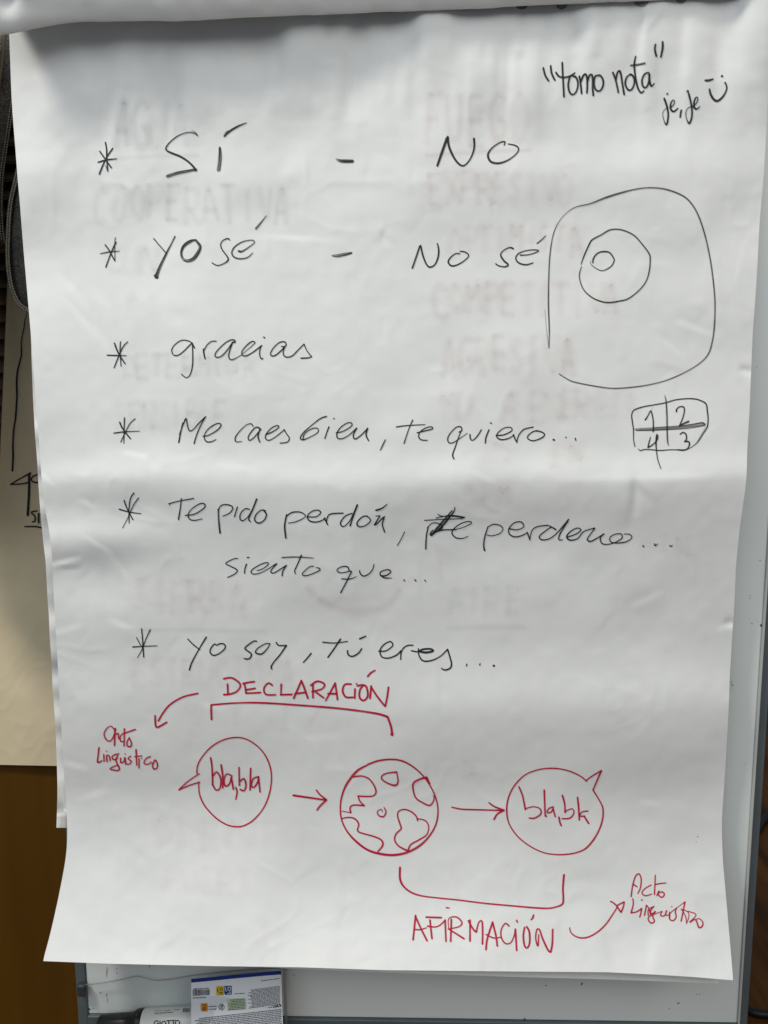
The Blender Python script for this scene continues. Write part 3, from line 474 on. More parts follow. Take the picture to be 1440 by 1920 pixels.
write('red_word', [((1050, 1620, 4.8), 12, "640,292,13 655,190 680,110 710,88 730,130 725,210 700,265,10;655,180,14 695,205,11;820,188 760,225 738,262 770,285 825,270,9;858,100 855,180 850,275;855,185 905,175 955,170,10;890,240,10 872,285;880,262 920,250 940,275 915,300 885,275 892,250;655,312 660,360 640,440,13;640,440 690,430 735,400;735,398 728,440 718,478;735,322,14 740,327,12;778,370 760,462;778,370,10 800,400 815,455;795,462 795,410,9 845,380,9;845,380 815,420 822,448 860,430;855,425 835,470 850,515,13 820,532,13 795,500 800,475 840,455,9 920,425,8;920,425,10 905,462 940,465 960,420;958,420 952,460 985,455,9;985,430,9 988,480;1005,382,10 1008,385,10;1050,395 1038,425 1045,480 1015,510 985,490 995,440,9 1050,395,8;1050,395,6 1125,340,8;1125,340,13 1110,420 1090,515;1095,410,9 1130,470,9 1140,535,9;1090,405,9 1150,430,8 1160,470,8 1140,535,8;1150,425,9 1215,445,9 1220,470,9 1170,520;1170,525 1220,500 1250,570,14 1280,560,13 1285,520,10 1250,490,9 1225,500,9"),
 ((1300, 1500, 4.571), 8, "36,313,8 40,316,8;@.7 22,360,5 28,360,5")], RED, sheet, split=6)

# ---- writing on the pages underneath, showing through
FONT = {'A': "0,6 2,0 4,6;.8,4 3.2,4", 'G': "3.8,1 2,0 .3,2 .3,4.5 2,6 3.8,5 3.8,3.5 2.4,3.5", 'U': "0,0 .2,4.5 2,6 3.8,4.5 4,0", 'C': "3.8,1 2,0 .2,2 .2,4.2 2,6 3.8,5.2", 'O': "2,0 .3,2 .3,4.2 2,6 3.7,4.2 3.7,2 2,0",
 'P': "0,6 0,0;0,0 3,.3 3.6,1.6 3,3 0,3.3", 'E': "0,0 0,6;0,0 3.4,0;0,3 2.8,3;0,6 3.6,6", 'R': "0,6 0,0;0,0 3,.3 3.6,1.6 3,3 0,3.3;1.4,3.3 3.8,6", 'T': "0,0 4,0;2,0 2,6", 'I': "2,0 2,6", 'V': "0,0 2,6 4,0", 'F': "0,6 0,0;0,0 3.6,0;0,3 2.8,3",
 'X': "0,0 4,6;4,0 0,6", 'S': "3.6,.8 2,0 .4,1.4 2,3 3.6,4.6 2,6 .2,5.2", 'N': "0,6 0,0 4,6 4,0", 'M': "0,6 .4,0 2,3.5 3.6,0 4,6", 'B': "0,6 0,0;0,0 2.8,.4 2.8,2.6 0,3;0,3 3.4,3.6 3,5.8 0,6", 'L': "0,0 0,6 3.6,6", 'D': "0,6 0,0;0,0 3,1 3.6,3 3,5 0,6"}
def ghost(words, name, m, label):
    for (txt, x0, y0, x1, y1, wd, al, sl) in words:
        r = Ribbons()
        if txt == '_':
            r.stroke([(x0, y0, wd), ((x0 + x1) / 2, (y0 + y1) / 2 - 1, wd), (x1, y1, wd)], al * .5, 0, on_sheet, True, 8, .00035); r.build('show_through_underline', m, sheet); continue
        n = len(txt); cw = (x1 - x0) / n
        for i, ch in enumerate(txt):
            if ch not in FONT: continue
            a = al * (.44 if m is GHOSTR else .52) * rng.uniform(.6, 1.25); jx = rng.uniform(-3, 3); jy = rng.uniform(-3, 4); sx = rng.uniform(.82, 1.12); sy = rng.uniform(.9, 1.1); sk = rng.uniform(-.12, .12)
            for st in FONT[ch].split(';'):
                pts = []
                for tk in st.split():
                    u, v = [float(c) for c in tk.split(',')]
                    pts.append((x0 + i * cw + jx + (u / 4) * cw * .74 * sx - (v - 3) * sk * 8 + rng.uniform(-2.2, 2.2), y0 + jy + (v / 6) * (y1 - y0) * sy + sl * i + rng.uniform(-2.2, 2.2), wd * rng.uniform(1.0, 1.45)))
                r.stroke(pts, a, 0, on_sheet, True, 7, .00035)
        r.build(name, m, sheet)
ghost([('AGUA', 214, 190, 358, 276, 11, .16, 1), ('_', 216, 297, 372, 291, 8, .13, 0), ('COOPERATIVA', 180, 346, 552, 412, 9, .13, .5), ('CUN', 200, 462, 300, 512, 11, .08, 0), ('UN', 210, 552, 300, 598, 14, .05, 0),
       ('DETERMINA', 232, 664, 480, 706, 9, .085, 0), ('SENSIBLE', 214, 752, 432, 802, 10, .08, 0), ('AIRE', 838, 1100, 985, 1150, 11, .085, 0), ('_', 838, 1178, 985, 1176, 9, .12, 0), ('_', 235, 1181, 500, 1184, 8, .13, 0),
       ('DE', 868, 1425, 906, 1455, 8, .06, 0), ('_', 650, 1700, 630, 1740, 9, .06, 0), ('_', 660, 1640, 690, 1615, 9, .06, 0)], 'show_through_writing', GHOSTK, 'faint grey capitals showing through from the page underneath')
ghost([('FUEGO', 801, 176, 1000, 262, 10, .17, 0), ('_', 798, 291, 995, 281, 8, .15, 0), ('EXPRESIVO', 804, 323, 1078, 382, 10, .15, 0), ('OPTIMISTA', 845, 426, 1095, 478, 10, .12, -.6), ('COMPETITIVA', 812, 532, 1170, 588, 11, .14, 0), ('AGRESIVA', 832, 632, 1082, 700, 11, .15, 0),
       ('MUCHA', 832, 738, 975, 786, 12, .11, 0), ('ENERGIA', 995, 734, 1200, 786, 12, .11, 0), ('IN', 900, 830, 960, 868, 14, .09, 0), ('EN', 1040, 832, 1100, 870, 14, .09, 0), ('NIM', 880, 912, 960, 944, 13, .08, 0), ('A', 1040, 915, 1080, 944, 13, .08, 0), ('SIN', 1205, 1006, 1300, 1042, 12, .08, 0),
       ('TIERRA', 248, 1088, 470, 1146, 11, .12, 1), ('ESTRUCTURA', 250, 1236, 560, 1286, 10, .09, 0), ('MI', 340, 1325, 400, 1356, 10, .07, 0), ('LI', 400, 1325, 470, 1356, 9, .07, 0), ('N', 300, 1535, 350, 1592, 13, .08, 0), ('ENTO', 380, 1538, 580, 1588, 12, .06, 0), ('FUERT', 312, 1630, 480, 1672, 11, .06, 0)], 'show_through_writing', GHOSTR, 'faint pink capitals showing through from the page underneath')
r = Ribbons(); r.stroke([(575, 1100, 12), (600, 1125, 13), (640, 1142, 14), (690, 1146, 14), (730, 1132, 13), (750, 1105, 12)], .07, 0, on_sheet, True, 8, .00035)
r.build('show_through_drawing', GHOSTR, sheet)
# punched hanging holes below the turned pages: discs with the shade inside painted on
def disc(name, cx, cy, a, b, m, parent, lift=.0006):
    n = 24; V = [at(np.array(cx + a * math.cos(2 * math.pi * i / n)), np.array(cy + b * math.sin(2 * math.pi * i / n)), off(np.array([cx + a * math.cos(2 * math.pi * i / n)]), np.array([cy + b * math.sin(2 * math.pi * i / n)]))[0] + lift) for i in range(n)]
    return link_mesh(name, V, [tuple(range(n))[::-1]], m, parent, smooth=False)
for (cx, cy, a, b) in ((978, 6, 13, 12), (1053, 5, 11, 13), (1203, 1, 14, 11), (1277, -4, 11, 10)):
    disc('punch_hole', cx, cy, a, b, HOLE, sheet)

# ================================================================ pages under it
def off2(px, py):
    px, py = np.broadcast_arrays(np.asarray(px, float), np.asarray(py, float))
    o = 0.0065 + 0.004 * sstep(500, -50, py) + 0.003 * vnoise(px / 40, py / 75, 41) + 0.0012 * vnoise(px / 16, py / 28, 42) + 0.012 * sstep(1380, 1552, py) * sstep(260, 120, px) + .0020 * vnoise(px / 60, py / 30, 43)
    return np.minimum(np.maximum(o, .002), np.where(px > fL(py) + 1.5, off(px, py) - .003, np.where(px > fL(py) - 8, .012, 1)))
L2 = interp([(-80, 22), (560, 56), (600, 56.5), (640, 58.3), (700, 60), (760, 62.5), (820, 66), (860, 69.5), (900, 71.5), (940, 74), (1000, 79.4), (1030, 82.5), (1050, 85.5), (1100, 88), (1130, 89.5), (1165, 92.5), (1180, 92), (1230, 96), (1290, 98.5), (1330, 101.5), (1360, 104), (1433, 106.6), (1480, 107.8), (1530, 106.6), (1552, 105.6)])
V, Fc = sheet_mesh(120, 260, yl=1552., yr=1560., lx=L2, rx=interp([(-80, 1420), (1600, 1320)]), by=False, offf=off2)
back = link_mesh('shorter_page', V, Fc, PAPER2)
tag(back, 'shorter crumpled page whose edge shows along the left behind the written sheet', 'paper sheet')
def off3(px, py): 
    return off(px, py) - 0.004 - 0.012 * sstep(1500, 1840, py)
L3 = interp([(y, x + 14) for y, x in LX]); 
R3 = interp([(-80, 1436), (0, 1432), (500, 1408), (900, 1390), (1140, 1368), (1530, 1345), (1700, 1345), (1845, 1347)])
v = np.linspace(0, 1, 300)[:, None]; u = np.linspace(0, 1, 160)[None, :]
yl_ = -80 + (1804. + 80) * v; yr_ = -80 + (1844. + 80) * v
X = sm(L3, yl_) * (1 - u) + sm(R3, yr_) * u; Y = yl_ * (1 - u) + yr_ * u
Y = Y + np.interp(X, [80, 400, 640, 960, 1140, 1347], [-8, -5, -1, 0, -1, 0]) * np.clip((v - .8) / .2, 0, 1)
under = link_mesh('blank_page', at(X, Y, off3(X, Y)).reshape(-1, 3), grid_faces(160, 300), PAPER2)
tag(under, 'white page directly under the written sheet, its corner peeking out at the bottom right', 'paper sheet')

# ================================================================ pages turned over the top
EY = interp([(-42, 72), (0, 65), (30, 60), (80, 50), (120, 43), (150, 40), (250, 40.5), (330, 39.5), (500, 31), (700, 24), (850, 17.5), (980, 11), (1100, 6), (1240, 2), (1330, -4), (1420, -14), (1470, -24)])
EO = interp([(-42, .053), (250, .050), (500, .043), (800, .031), (1000, .028), (1240, .026), (1470, .030)])
xs = np.linspace(-42, 1470, 260); V = []; nph = 44; rad = 0.030
for j in range(nph + 14):
    for x in xs:
        ye = float(sm(EY, np.array(x), 10)); oe = float(EO(x)); p = at(np.array(x), np.array(ye), np.array(oe))
        ph = R(-62); wv = .0010 * float(vnoise(np.array(x / 90.), np.array(j / 9.), 51)) + .0004 * float(vnoise(np.array(x / 22.), np.array(j / 5.), 52))
        dent = -.006 * math.exp(-((x - 28) / 26)**2 - ((j - 13) / 6.)**2) + .004 * math.exp(-((x - 60) / 50)**2 - ((j - 20) / 6.)**2)
        oc = oe - rad * math.cos(ph); zc = p[2] - rad * math.sin(ph)
        if j < nph:
            a = R(-62 + 152 * j / (nph - 1)); rr = rad + wv + dent
            V.append((p[0], -(oc + rr * math.cos(a)), zc + rr * math.sin(a)))
        else:
            t = (j - nph + 1) / 14
            V.append((p[0], -((oc) * (1 - t) + .012 * t), zc + rad + wv + .030 * t))
turned = link_mesh('turned_pages', V, grid_faces(len(xs), nph + 14, True), PAPER)
tag(turned, 'bulging white pages turned over the top, shading the head of the written sheet', 'paper sheet')
so = turned.modifiers.new('thickness', 'SOLIDIFY'); so.thickness = 0.0012; so.offset = -1

# ================================================================ wardrobe, poster and jacket on the left
YW = 0.30
def atw(px, py, y): return at(np.asarray(px, float), np.asarray(py, float), -y)
zsplit = atw(50, 900, YW)[2]
xl = atw(-700, 900, YW)[0]; xr = atw(420, 900, YW)[0]
ward = empty('louvred_wardrobe', (xl / 2 + xr / 2, YW + .2, 0.0), 'brown wooden wardrobe with a louvred upper door behind the flip chart', 'wardrobe')
boxobj('lower_panel', (xl, YW, 0.0), (xr, YW + .02, zsplit), BROWN, ward, .002)
boxobj('carcass', (xl, YW + .05, 0.0), (xr, YW + .4, zsplit + 1.0), BROWN, ward, .002)
# slats: bottoms at the photo's pale lines
zs = [atw(6, y, YW)[2] for y in (468, 500.8)]
dz = zs[0] - zs[1]
for k in range(-16, 14):
    zb = zs[0] - k * dz
    if zb < zsplit + .03: continue
    V = [(xl + .01, YW, zb), (xr - .01, YW, zb), (xr - .01, YW + .030, zb + dz * 1.12), (xl + .01, YW + .030, zb + dz * 1.12),
         (xl + .01, YW + .002, zb - .004), (xr - .01, YW + .002, zb - .004), (xr - .01, YW + .034, zb + dz * 1.12 - .004), (xl + .01, YW + .034, zb + dz * 1.12 - .004)]
    link_mesh('slat', V, [(0,1,2,3),(7,6,5,4),(0,4,5,1),(1,5,6,2),(2,6,7,3),(3,7,4,0)], SLATM, ward, smooth=False)
# poster
def offp(px, py):
    return -(YW - .012) + .004 * vnoise(px / 110, py / 210, 61) + .0010 * vnoise(px / 44, py / 60, 62) * sstep(850, 1000, py) + .0005 * (1 - np.abs(vnoise(px / 34 + py / 60, py / 40 + 1.3 * vnoise(px / 50, py / 90, 64), 63)))**5 * sstep(850, 980, py)
def on_poster(X, Y, lift): return at(X, Y, offp(X, Y) + lift)
v = np.linspace(0, 1, 240)[:, None]; u = np.linspace(0, 1, 90)[None, :]
Y = 430 + (1434. - 430) * v + 0 * u; X = (14 - .043 * (Y - 530)) * (1 - u) + 400 * u
Y = Y + .02 * (X) * v
poster = link_mesh('wall_poster', at(X, Y, offp(X, Y)).reshape(-1, 3), grid_faces(90, 240), POSTER)
tag(poster, 'cream wall poster with a thick black line and a number behind the chart', 'poster')
write('poster_marks', [((0, 600, 6.4), 20, "325,-80,8 300,0,12 288,90,14 265,200,17 255,300,17 255,420,18 235,510,20 208,630,22 200,760,23 203,900,23 195,1060,23 185,1180,23 165,1320,23 155,1500,23 157,1640,24 148,1810,24"),
 ((0, 860, 8), 22, "460,215,26 300,300 160,385;160,385 300,380,20 420,360,22;437,225,36 435,500,38 415,850,38;600,232 570,240 500,260 468,310 500,350 575,357 600,350;555,785,22 480,795 470,812 525,870,26 520,940,24 485,945;580,825,28 578,960,28;612,830,24 640,870,24;368,1020 540,1020 630,1040 690,1050")], BLACK, poster, surf=on_poster, lift=.0012)
# jacket: two hanging dark denim pieces with piping and double stitching
jack = empty('denim_jacket', tuple(atw(-20, 590, YW - .09)), 'dark denim jacket with pale double stitching hanging beside the top of the chart', 'jacket')
def puff(name, outline, y, depth, m, n=46):
    """closed rounded cloth piece from a photo outline (list of px), bulging towards the viewer"""
    O = catmull([(a, b, 1) for a, b in outline + [outline[0]]], 4)[:-1, :2]
    cen = O.mean(0); V = []; rings = 14
    for s in range(rings):
        t = s / (rings - 1); k = math.cos(t * math.pi / 2)          # 1 at rim -> 0 at centre
        P = cen + (O - cen) * (1 - (1 - k)) if s else O
        b = depth * (1 - (k)**4)**.5
        nz = .003 * vnoise(P[:, 0] / 30, P[:, 1] / 40, 71) * min(1, t * 4)
        V.append(at(P[:, 0], P[:, 1], -y + b + nz))
    V.append(at(O[:, 0], O[:, 1], -y - .012))
    n_ = len(O); V = np.vstack(V); Fc = []
    for s in range(rings - 1):
        for i in range(n_): Fc.append((s * n_ + i, s * n_ + (i + 1) % n_, (s + 1) * n_ + (i + 1) % n_, (s + 1) * n_ + i))
    bb = rings * n_
    for i in range(n_): Fc.append((bb + i, bb + (i + 1) % n_, (i + 1) % n_, i))
    Fc.append(tuple(range(bb, bb + n_)))
    return link_mesh(name, V, Fc, m, jack)
yA, yB = YW - .07, YW - .10
puff('jacket_body', [(-260, -120), (60, -120), (75, 100), (44, 180), (24, 225), (14, 280), (8, 330), (6.5, 380), (7, 420), (8, 456), (-30, 470), (-120, 480), (-260, 470)], yA, .030, DENIM)
puff('poster_light_blocker', [(-80, -120), (-80, 600), (-110, 850), (-190, 940), (-290, 880), (-370, 700), (-470, 300), (-500, -120)], YW - .18, .05, DENIM)  # added out-of-view cloth piece, shaped to cast shade on the poster
puff('sleeve', [(60, 120), (42, 250), (29, 318), (23, 345), (17, 370), (13, 400), (11, 435), (9.7, 470), (11, 500), (15, 530), (20, 548), (28, 566), (39, 579), (54, 587), (80, 590), (120, 575), (150, 400), (150, 150)], yB, .022, DENIM)
def dashes(name, path, y, wd, ln, gap, lift):
    C = catmull([(a, b, 1) for a, b in path], 1.0)[:, :2]
    L = np.concatenate([[0], np.cumsum(np.linalg.norm(np.diff(C, axis=0), axis=1))]); V = []; Fc = []
    s = 0.0
    while s + ln < L[-1]:
        q = [np.array([np.interp(s + t * ln, L, C[:, k]) for k in (0, 1)]) for t in (0, .25, .75, 1)]
        d = q[3] - q[0]; d = d / np.linalg.norm(d); nn = np.array((-d[1], d[0]))
        b = len(V)
        for t, p in zip((0.35, 1, 1, .35), q):
            for e, h in ((-1, 0), (0, 1), (1, 0)):
                pp = p + nn * e * wd * .5 * t; V.append(at(np.array(pp[0]), np.array(pp[1]), np.array(-y + lift + h * .0011)))
        for i in range(3):
            for j in range(2): Fc.append((b + i * 3 + j, b + i * 3 + 3 + j, b + i * 3 + 4 + j, b + i * 3 + 1 + j))
        s += ln + gap + rng.uniform(-.3, .3)
    return link_mesh(name, V, Fc, THREAD, jack)
edge = [(29, 318), (23, 345), (17, 370), (13, 400), (11, 435), (9.7, 470), (11, 500), (15, 530), (20, 548), (28, 566), (39, 579), (54, 587)]
def inset(path, d):
    C = np.array(path, float); T = np.gradient(C, axis=0); T /= np.linalg.norm(T, axis=1, keepdims=True)
    return [(c[0] + t[1] * d, c[1] - t[0] * d) for c, t in zip(C, T)]
def tube(name, path, y, rad_px, lift, m, parent):
    C = catmull([(a, b, 1) for a, b in path], 3.0)[:, :2]; V = []; n = 10
    T = np.gradient(C, axis=0); T /= np.linalg.norm(T, axis=1, keepdims=True)
    for c, t in zip(C, T):
        for i in range(n):
            a = 2 * math.pi * i / n; q = c + np.array((-t[1], t[0])) * rad_px * math.cos(a)
            V.append(at(np.array(q[0]), np.array(q[1]), np.array(-y + lift + rad_px * .0007 * math.sin(a))))
    Fc = []
    for k in range(len(C) - 1):
        for i in range(n): Fc.append((k * n + i, k * n + (i + 1) % n, (k + 1) * n + (i + 1) % n, (k + 1) * n + i))
    return link_mesh(name, V, Fc, m, parent)
tube('piping', inset(edge, 4.5), yB, 4.6, .020, DENIMR, jack)
dashes('seam_stitching', inset(edge, 2.2), yB, 1.7, 3.4, 1.5, .0240)
dashes('seam_stitching', inset(edge, 7.0), yB, 1.7, 3.4, 1.5, .0240)
seam = [(26, 190), (22, 217), (17, 250), (12, 285), (7, 318), (4.5, 345), (3.5, 385), (4.5, 420), (8, 455)]
dashes('seam_stitching', seam, yA, 1.5, 3.2, 1.6, .038)
dashes('seam_stitching', [(a - 5.0, b - 1) for a, b in seam], yA, 1.5, 3.2, 1.6, .038)
tube('piping', [(10, 30), (8.5, 66), (5.5, 95), (2, 125), (-3, 165)], yA, 3.6, .036, mat('khaki_trim', (.16, .14, .085), .85), jack)

# ================================================================ plastic pouch, marker and card at the foot of the board
mk = empty('whiteboard_marker', tuple(at(300., 1935., .017)), 'thick white marker with a black cap lying inside the clear pouch', 'marker')
def lathe(name, prof, p0, p1, offc, m, n=28):
    """revolve (t along axis, radius m) about the axis between two photo points"""
    a = at(np.array(float(p0[0])), np.array(float(p0[1])), np.array(offc)); b = at(np.array(float(p1[0])), np.array(float(p1[1])), np.array(offc))
    d = (b - a); ln = np.linalg.norm(d); d /= ln; e1 = np.array((0, 1., 0)); e1 -= d * e1.dot(d); e1 /= np.linalg.norm(e1); e2 = np.cross(d, e1)
    V = []
    for t, r_ in prof:
        for i in range(n):
            an = 2 * math.pi * i / n; V.append(a + d * t * ln + r_ * (math.cos(an) * e1 + math.sin(an) * e2))
    Fc = [(k * n + i, k * n + (i + 1) % n, (k + 1) * n + (i + 1) % n, (k + 1) * n + i) for k in range(len(prof) - 1) for i in range(n)]
    Fc.append(tuple(range(n))[::-1]); Fc.append(tuple(range((len(prof) - 1) * n, len(prof) * n)))
    return link_mesh(name, V, Fc, m, mk)
P0, P1 = (186, 1922.), (432, 1909.)
lathe('cap', [(0, .006), (.004, .0095), (.02, .0108), (.20, .0108), (.26, .0112), (.29, .0135), (.335, .0140), (.345, .0128)], P0, P1, .017, BLACKPL)
lathe('barrel', [(.325, .0100), (.332, .0125), (.35, .0138), (.99, .0138), (1, .012)], P0, P1, .017, WHITEPL)
# barrel print
ma = at(186., 1922., .017); mb = at(432., 1909., .017)
def on_barrel(X, Y, lift):
    """drop photo points on the barrel's cylinder"""
    d0 = nrm(mb - ma); r_ = .0139 + lift; dv = ray(X, Y); dv = dv / np.linalg.norm(dv, axis=-1, keepdims=True)
    w0 = CAM - ma
    dpv = dv - (dv @ d0)[..., None] * d0; wp = w0 - w0.dot(d0) * d0
    A = (dpv**2).sum(-1); B = 2 * (dpv @ wp); Cc = wp.dot(wp) - r_ * r_
    t = (-B - np.sqrt(np.maximum(B * B - 4 * A * Cc, 0))) / (2 * A)
    return CAM + dv * t[..., None]
K6 = (130, 1800, 6)
write('barrel_print', [(K6, 12, "%0 1000,694 985,684 965,690 953,712 960,738 985,746 1002,732 1002,714 985,714;%0 1020,688 1020,746;%0 1062,688 1042,702 1040,728 1060,744 1082,732 1084,704 1064,688;%0 1094,684 1142,681;%0 1118,684 1120,742;%0 1148,681 1192,677;%0 1169,680 1171,738;%0 1216,678 1196,692 1194,718 1214,734 1238,722 1240,694 1218,678"),
 (K6, 5, "%.3 958,602,7 1010,598,7;%.3 1020,597,7 1090,592,7;%.3 1098,591,7 1165,587,7;%.3 960,574,4 1040,570,4;%.3 1060,568,4 1140,563,4;%.3 1170,561,3 1240,556,3")], PRINT if False else BLACK, mk, surf=on_barrel, lift=.0002)
r = Ribbons()
for i, x in enumerate((1283, 1292, 1304, 1312, 1325, 1333, 1345, 1358)):
    r.stroke([(130 + x / 6, 1800 + 545 / 6, (.6, 1.1, .7)[i % 3]), (130 + (x - 6) / 6, 1800 + 585 / 6, (.6, 1.1, .7)[i % 3])], 1, 0, on_barrel, lift=.0002)
r.build('bar_code', BLACK, mk)

# the printed card
def offc_(px, py):
    u = (px - 359) / 170
    return .033 + .004 * np.sin(np.clip(u, 0, 1) * math.pi) + .010 * sstep(1815, 1990, py)
def card_y(px, v):            # v in card rows: 0 at the top edge
    return np.interp(px, [358, 400, 450, 500, 528], [1835.5, 1831.5, 1826.5, 1822, 1820]) + v
def card_pt(X, Y, lift): return at(X, Y, offc_(X, Y) + lift)
card = empty('product_card', tuple(at(444., 1985., .036)), 'white printed card with a navy top band standing upside down in the pouch', 'card')
def card_patch(name, x0, x1, v0, v1, m, lift=0.0, nu=24, nv=16):
    u = np.linspace(0, 1, nu)[None, :]; v = np.linspace(0, 1, nv)[:, None]
    v_ = v0 + (v1 - v0) * v; XL = x0 + v_ * .0 ; X = XL + (x1 - x0) * u + (v_ * .035) * ((x0 + (x1 - x0) * u - 359) / 170)
    Y = card_y(X, v_)
    return link_mesh(name, card_pt(X, Y, lift).reshape(-1, 3), grid_faces(nu, nv), m, card)
card_patch('card_face', 358.5, 527, 7.2, 170, CARD)
card_patch('navy_band', 358.5, 527, 0, 7.2, BLUE, .0, 24, 3)
S = 6.545
def c2(x, y): return 340 + x / S, 1800 + y / S
def card_quads(name, quads, m, lift=.0004):
    V = []; Fc = []
    for q in quads:
        b = len(V)
        for (x, y) in q:
            X, Y = c2(x, y); V.append(card_pt(np.array([X]), np.array([Y]), lift)[0])
        Fc.append(tuple(range(b, b + len(q))))
    return link_mesh(name, V, Fc, m, card, smooth=False)
def rq(x0, y0, x1, y1, sl=-.06): return [(x0, y0), (x0, y1), (x1, y1 + (x1 - x0) * sl), (x1, y0 + (x1 - x0) * sl)]
bars = []; x = 140.
while x < 352:
    w_ = rng.choice((2.4, 3.6, 5.5)); bars.append([(x, 366 - (x - 140) * .02), (x, 440 - (x - 140) * .05), (x + w_, 440 - (x - 140) * .05), (x + w_, 366 - (x - 140) * .02)]); x += w_ + rng.choice((2.5, 4, 6))
card_quads('bar_code', bars, PRINT)
card_quads('print_badge', [[(428, 322), (428, 425), (440, 437), (520, 432), (520, 318)]], YEL)
card_quads('print_badge', [[(527, 320), (527, 410), (545, 430), (618, 425), (618, 316)]], BLUE)
card_quads('print_badge', [[(237, 534), (240, 625), (255, 632), (322, 630), (330, 582), (318, 530)]], ORA)
card_quads('print_badge', [[(562, 478), (566, 622), (793, 604), (790, 466)]], GRN)
dk = []                                                   # words too small to read: rows of word-length marks
def rows(x0, x1, y0, y1, n, h, sl, ragged=0.0):
    for k in range(n):
        y = y0 + (y1 - y0) * k / max(1, n - 1); x = x0 + (rng.uniform(0, ragged) if ragged else 0)
        while x < x1 - 8:
            l = min(rng.uniform(12, 46), x1 - x)
            yy = y + (x - x0) * sl
            dk.append([(x, yy), (x, yy + h), (x + l, yy + h + l * sl), (x + l, yy + l * sl)])
            x += l + rng.uniform(5, 8)
rows(815, 1210, 372, 590, 15, 7, -.135, 60); rows(145, 1235, 722, 1000, 14, 9, -.11, 90); rows(150, 345, 352, 352, 1, 10, -.05); rows(142, 300, 462, 462, 1, 9, -.04)
rows(655, 780, 412, 412, 1, 8, -.06); rows(980, 1205, 252, 252, 1, 9, -.13); rows(572, 785, 492, 608, 7, 7, -.07, 40); rows(340, 432, 566, 600, 2, 11, -.05)
rows(1065, 1120, 580, 580, 1, 8, -.1)
card_quads('fine_print', dk, PRINT, .0005)
r = Ribbons(); cs = (340, 1800, S)
for pts, d_, y_ in parse(cs, 9, "%0 1125,577 1145,583 1160,570 1148,560 1130,566;%0 1168,580 1172,556;%0 1182,552 1184,576 1198,572;%0 1205,545,14 1222,560,14 1208,568,12"): r.stroke(pts, d_, 0, card_pt, lift=.0005)
r.build('printed_emblem', BLACK, card)
r = Ribbons()
for pts, d_, y_ in parse(cs, 9, "%0 460,575,7 475,545,7 505,545,7 526,575,7 515,605,7 485,612,7 462,592,7 460,575,7;%0 478,570,10 505,560,10;%0 500,550,8 498,600,8;%0 478,590,8 500,585,8"): r.stroke(pts, d_, 0, card_pt, lift=.0005)
r.build('recycling_emblem', BLACK, card)
r = Ribbons()
for pts, d_, y_ in parse(cs, 7, "%0 445,345 445,385,9 462,392;%0 475,345 478,375 505,372 503,345 478,346;%0 465,402 510,400,8;%0 470,417 510,415"): r.stroke(pts, d_, 0, card_pt, lift=.0006)
for pts, d_, y_ in parse(cs, 9, "%0 262,560 290,548 300,575 270,585 268,600 300,598;%0 262,615 300,612"): r.stroke(pts, d_, 0, card_pt, lift=.0006)
r.build('badge_print', BLACK, card)
r = Ribbons(); WINK = ink_mat('white_badge_print', (.75, .77, .8), streak=False)
for pts, d_, y_ in parse(cs, 8, "%0 542,335 545,375 558,382;%0 572,335 575,370 605,366 602,335 576,336;%0 580,395 606,393;%0 560,417 608,414"): r.stroke(pts, d_, 0, card_pt, lift=.0006)
r.build('badge_print', WINK, card)

# clear pouch around them
def off_pouch(X, Y, v, u):
    return .006 + .036 * sstep(0, .30, v) * (np.sin(np.clip(u, 0, 1) * math.pi))**.35 + .0009 * vnoise(X / 60, Y / 22, 81)
v = np.linspace(0, 1, 70)[:, None]; u = np.linspace(0, 1, 110)[None, :]
PT = interp([(146, 1848), (165, 1846.5), (200, 1842), (235, 1835), (255, 1829.5), (268, 1832), (290, 1838.5), (320, 1836), (360, 1829), (420, 1822), (480, 1817), (520, 1815.5), (541, 1819)])
X = 146 + (541. - 146) * u + 0 * v; Y = sm(PT, X, 6) * (1 - v) + 2000 * v
pouch = link_mesh('plastic_pouch', at(X, Y, off_pouch(X, Y, v, u)).reshape(-1, 3), grid_faces(110, 70), CLEAR)
tag(pouch, 'clear plastic pouch with a wavy rim stuck to the lower left of the board', 'pouch')
C = catmull([(x, float(sm(PT, np.array(x), 6)), 1) for x in np.linspace(147, 540, 50)], 3)[:, :2]
RIM = plastic_mat('pouch_rim', (.30, .33, .34), .38, .25)
Vr = []
for (x, y) in C:
    for i in range(6):
        a = 2 * math.pi * i / 6
        Vr.append(at(np.array(x), np.array(y + 1.2 * math.sin(a)), np.array(.007 + .0008 * math.cos(a))))
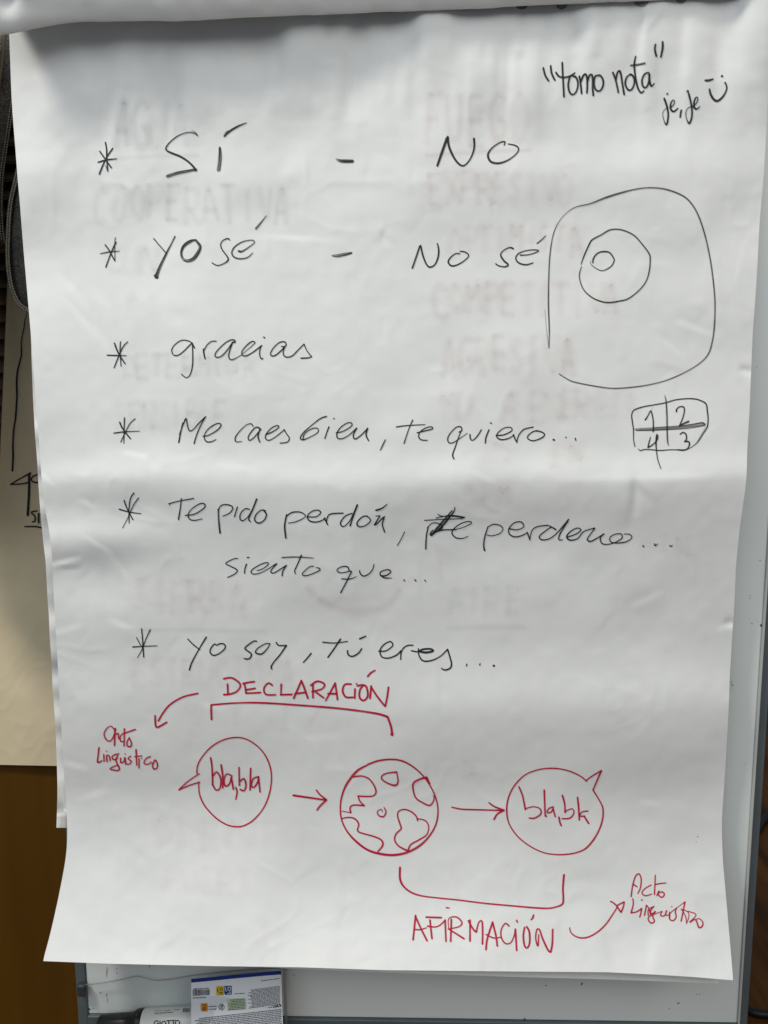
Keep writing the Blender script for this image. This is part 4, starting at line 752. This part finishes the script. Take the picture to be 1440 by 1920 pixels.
link_mesh('pouch_rim', Vr, [(k * 6 + i, k * 6 + (i + 1) % 6, (k + 1) * 6 + (i + 1) % 6, (k + 1) * 6 + i) for k in range(len(C) - 1) for i in range(6)], RIM, pouch)
Vr = []
for y in np.linspace(1819, 1998, 30):
    for i in range(6):
        a = 2 * math.pi * i / 6
        Vr.append(at(np.array(533.5 + (y - 1819) * .03 + 2.6 * math.cos(a)), np.array(y), np.array(.022 + .001 * math.sin(a))))
link_mesh('side_seal', Vr, [(k * 6 + i, k * 6 + (i + 1) % 6, (k + 1) * 6 + (i + 1) % 6, (k + 1) * 6 + i) for k in range(29) for i in range(6)], RIM, pouch)

# ================================================================ floor seen past the right rail
V = [(-3, -1.5, 0), (4, -1.5, 0), (4, 6, 0), (-3, 6, 0)]
fl = link_mesh('floor', V, [(0, 1, 2, 3)], FLOORM, smooth=False); tag(fl, kind='structure')
def floor_pt(px, py, z):
    d = ray(float(px), float(py)); t = (z - CAM[2]) / d[2]; return CAM + d * t
def cable3(name, pts, rad_, m):
    P = catmull([floor_pt(x, y, rad_) for x, y in pts], .02); n = 10; V = []
    T = np.gradient(P, axis=0); T /= np.linalg.norm(T, axis=1, keepdims=True)
    for p, t in zip(P, T):
        s_ = np.cross(t, (0, 0, 1.)); s_ /= np.linalg.norm(s_)
        for i in range(n):
            a = 2 * math.pi * i / n; V.append(p + rad_ * (s_ * math.cos(a) + np.array((0, 0, 1.)) * math.sin(a)))
    return link_mesh(name, V, [(k * n + i, k * n + (i + 1) % n, (k + 1) * n + (i + 1) % n, (k + 1) * n + i) for k in range(len(P) - 1) for i in range(n)], m)
cb = cable3('black_cable', [(1380, 1880), (1400, 1891), (1415, 1899), (1440, 1902), (1480, 1895), (1530, 1860)], .009, CABLE)
tag(cb, 'thick black cable lying on the floor at the bottom right of the board', 'cable')
cb = cable3('black_cable', [(1400, 1590), (1420, 1556), (1432, 1538), (1446, 1522), (1480, 1500)], .011, CABLE)
tag(cb, 'black cable crossing the floor beside the right rail, higher up', 'cable')
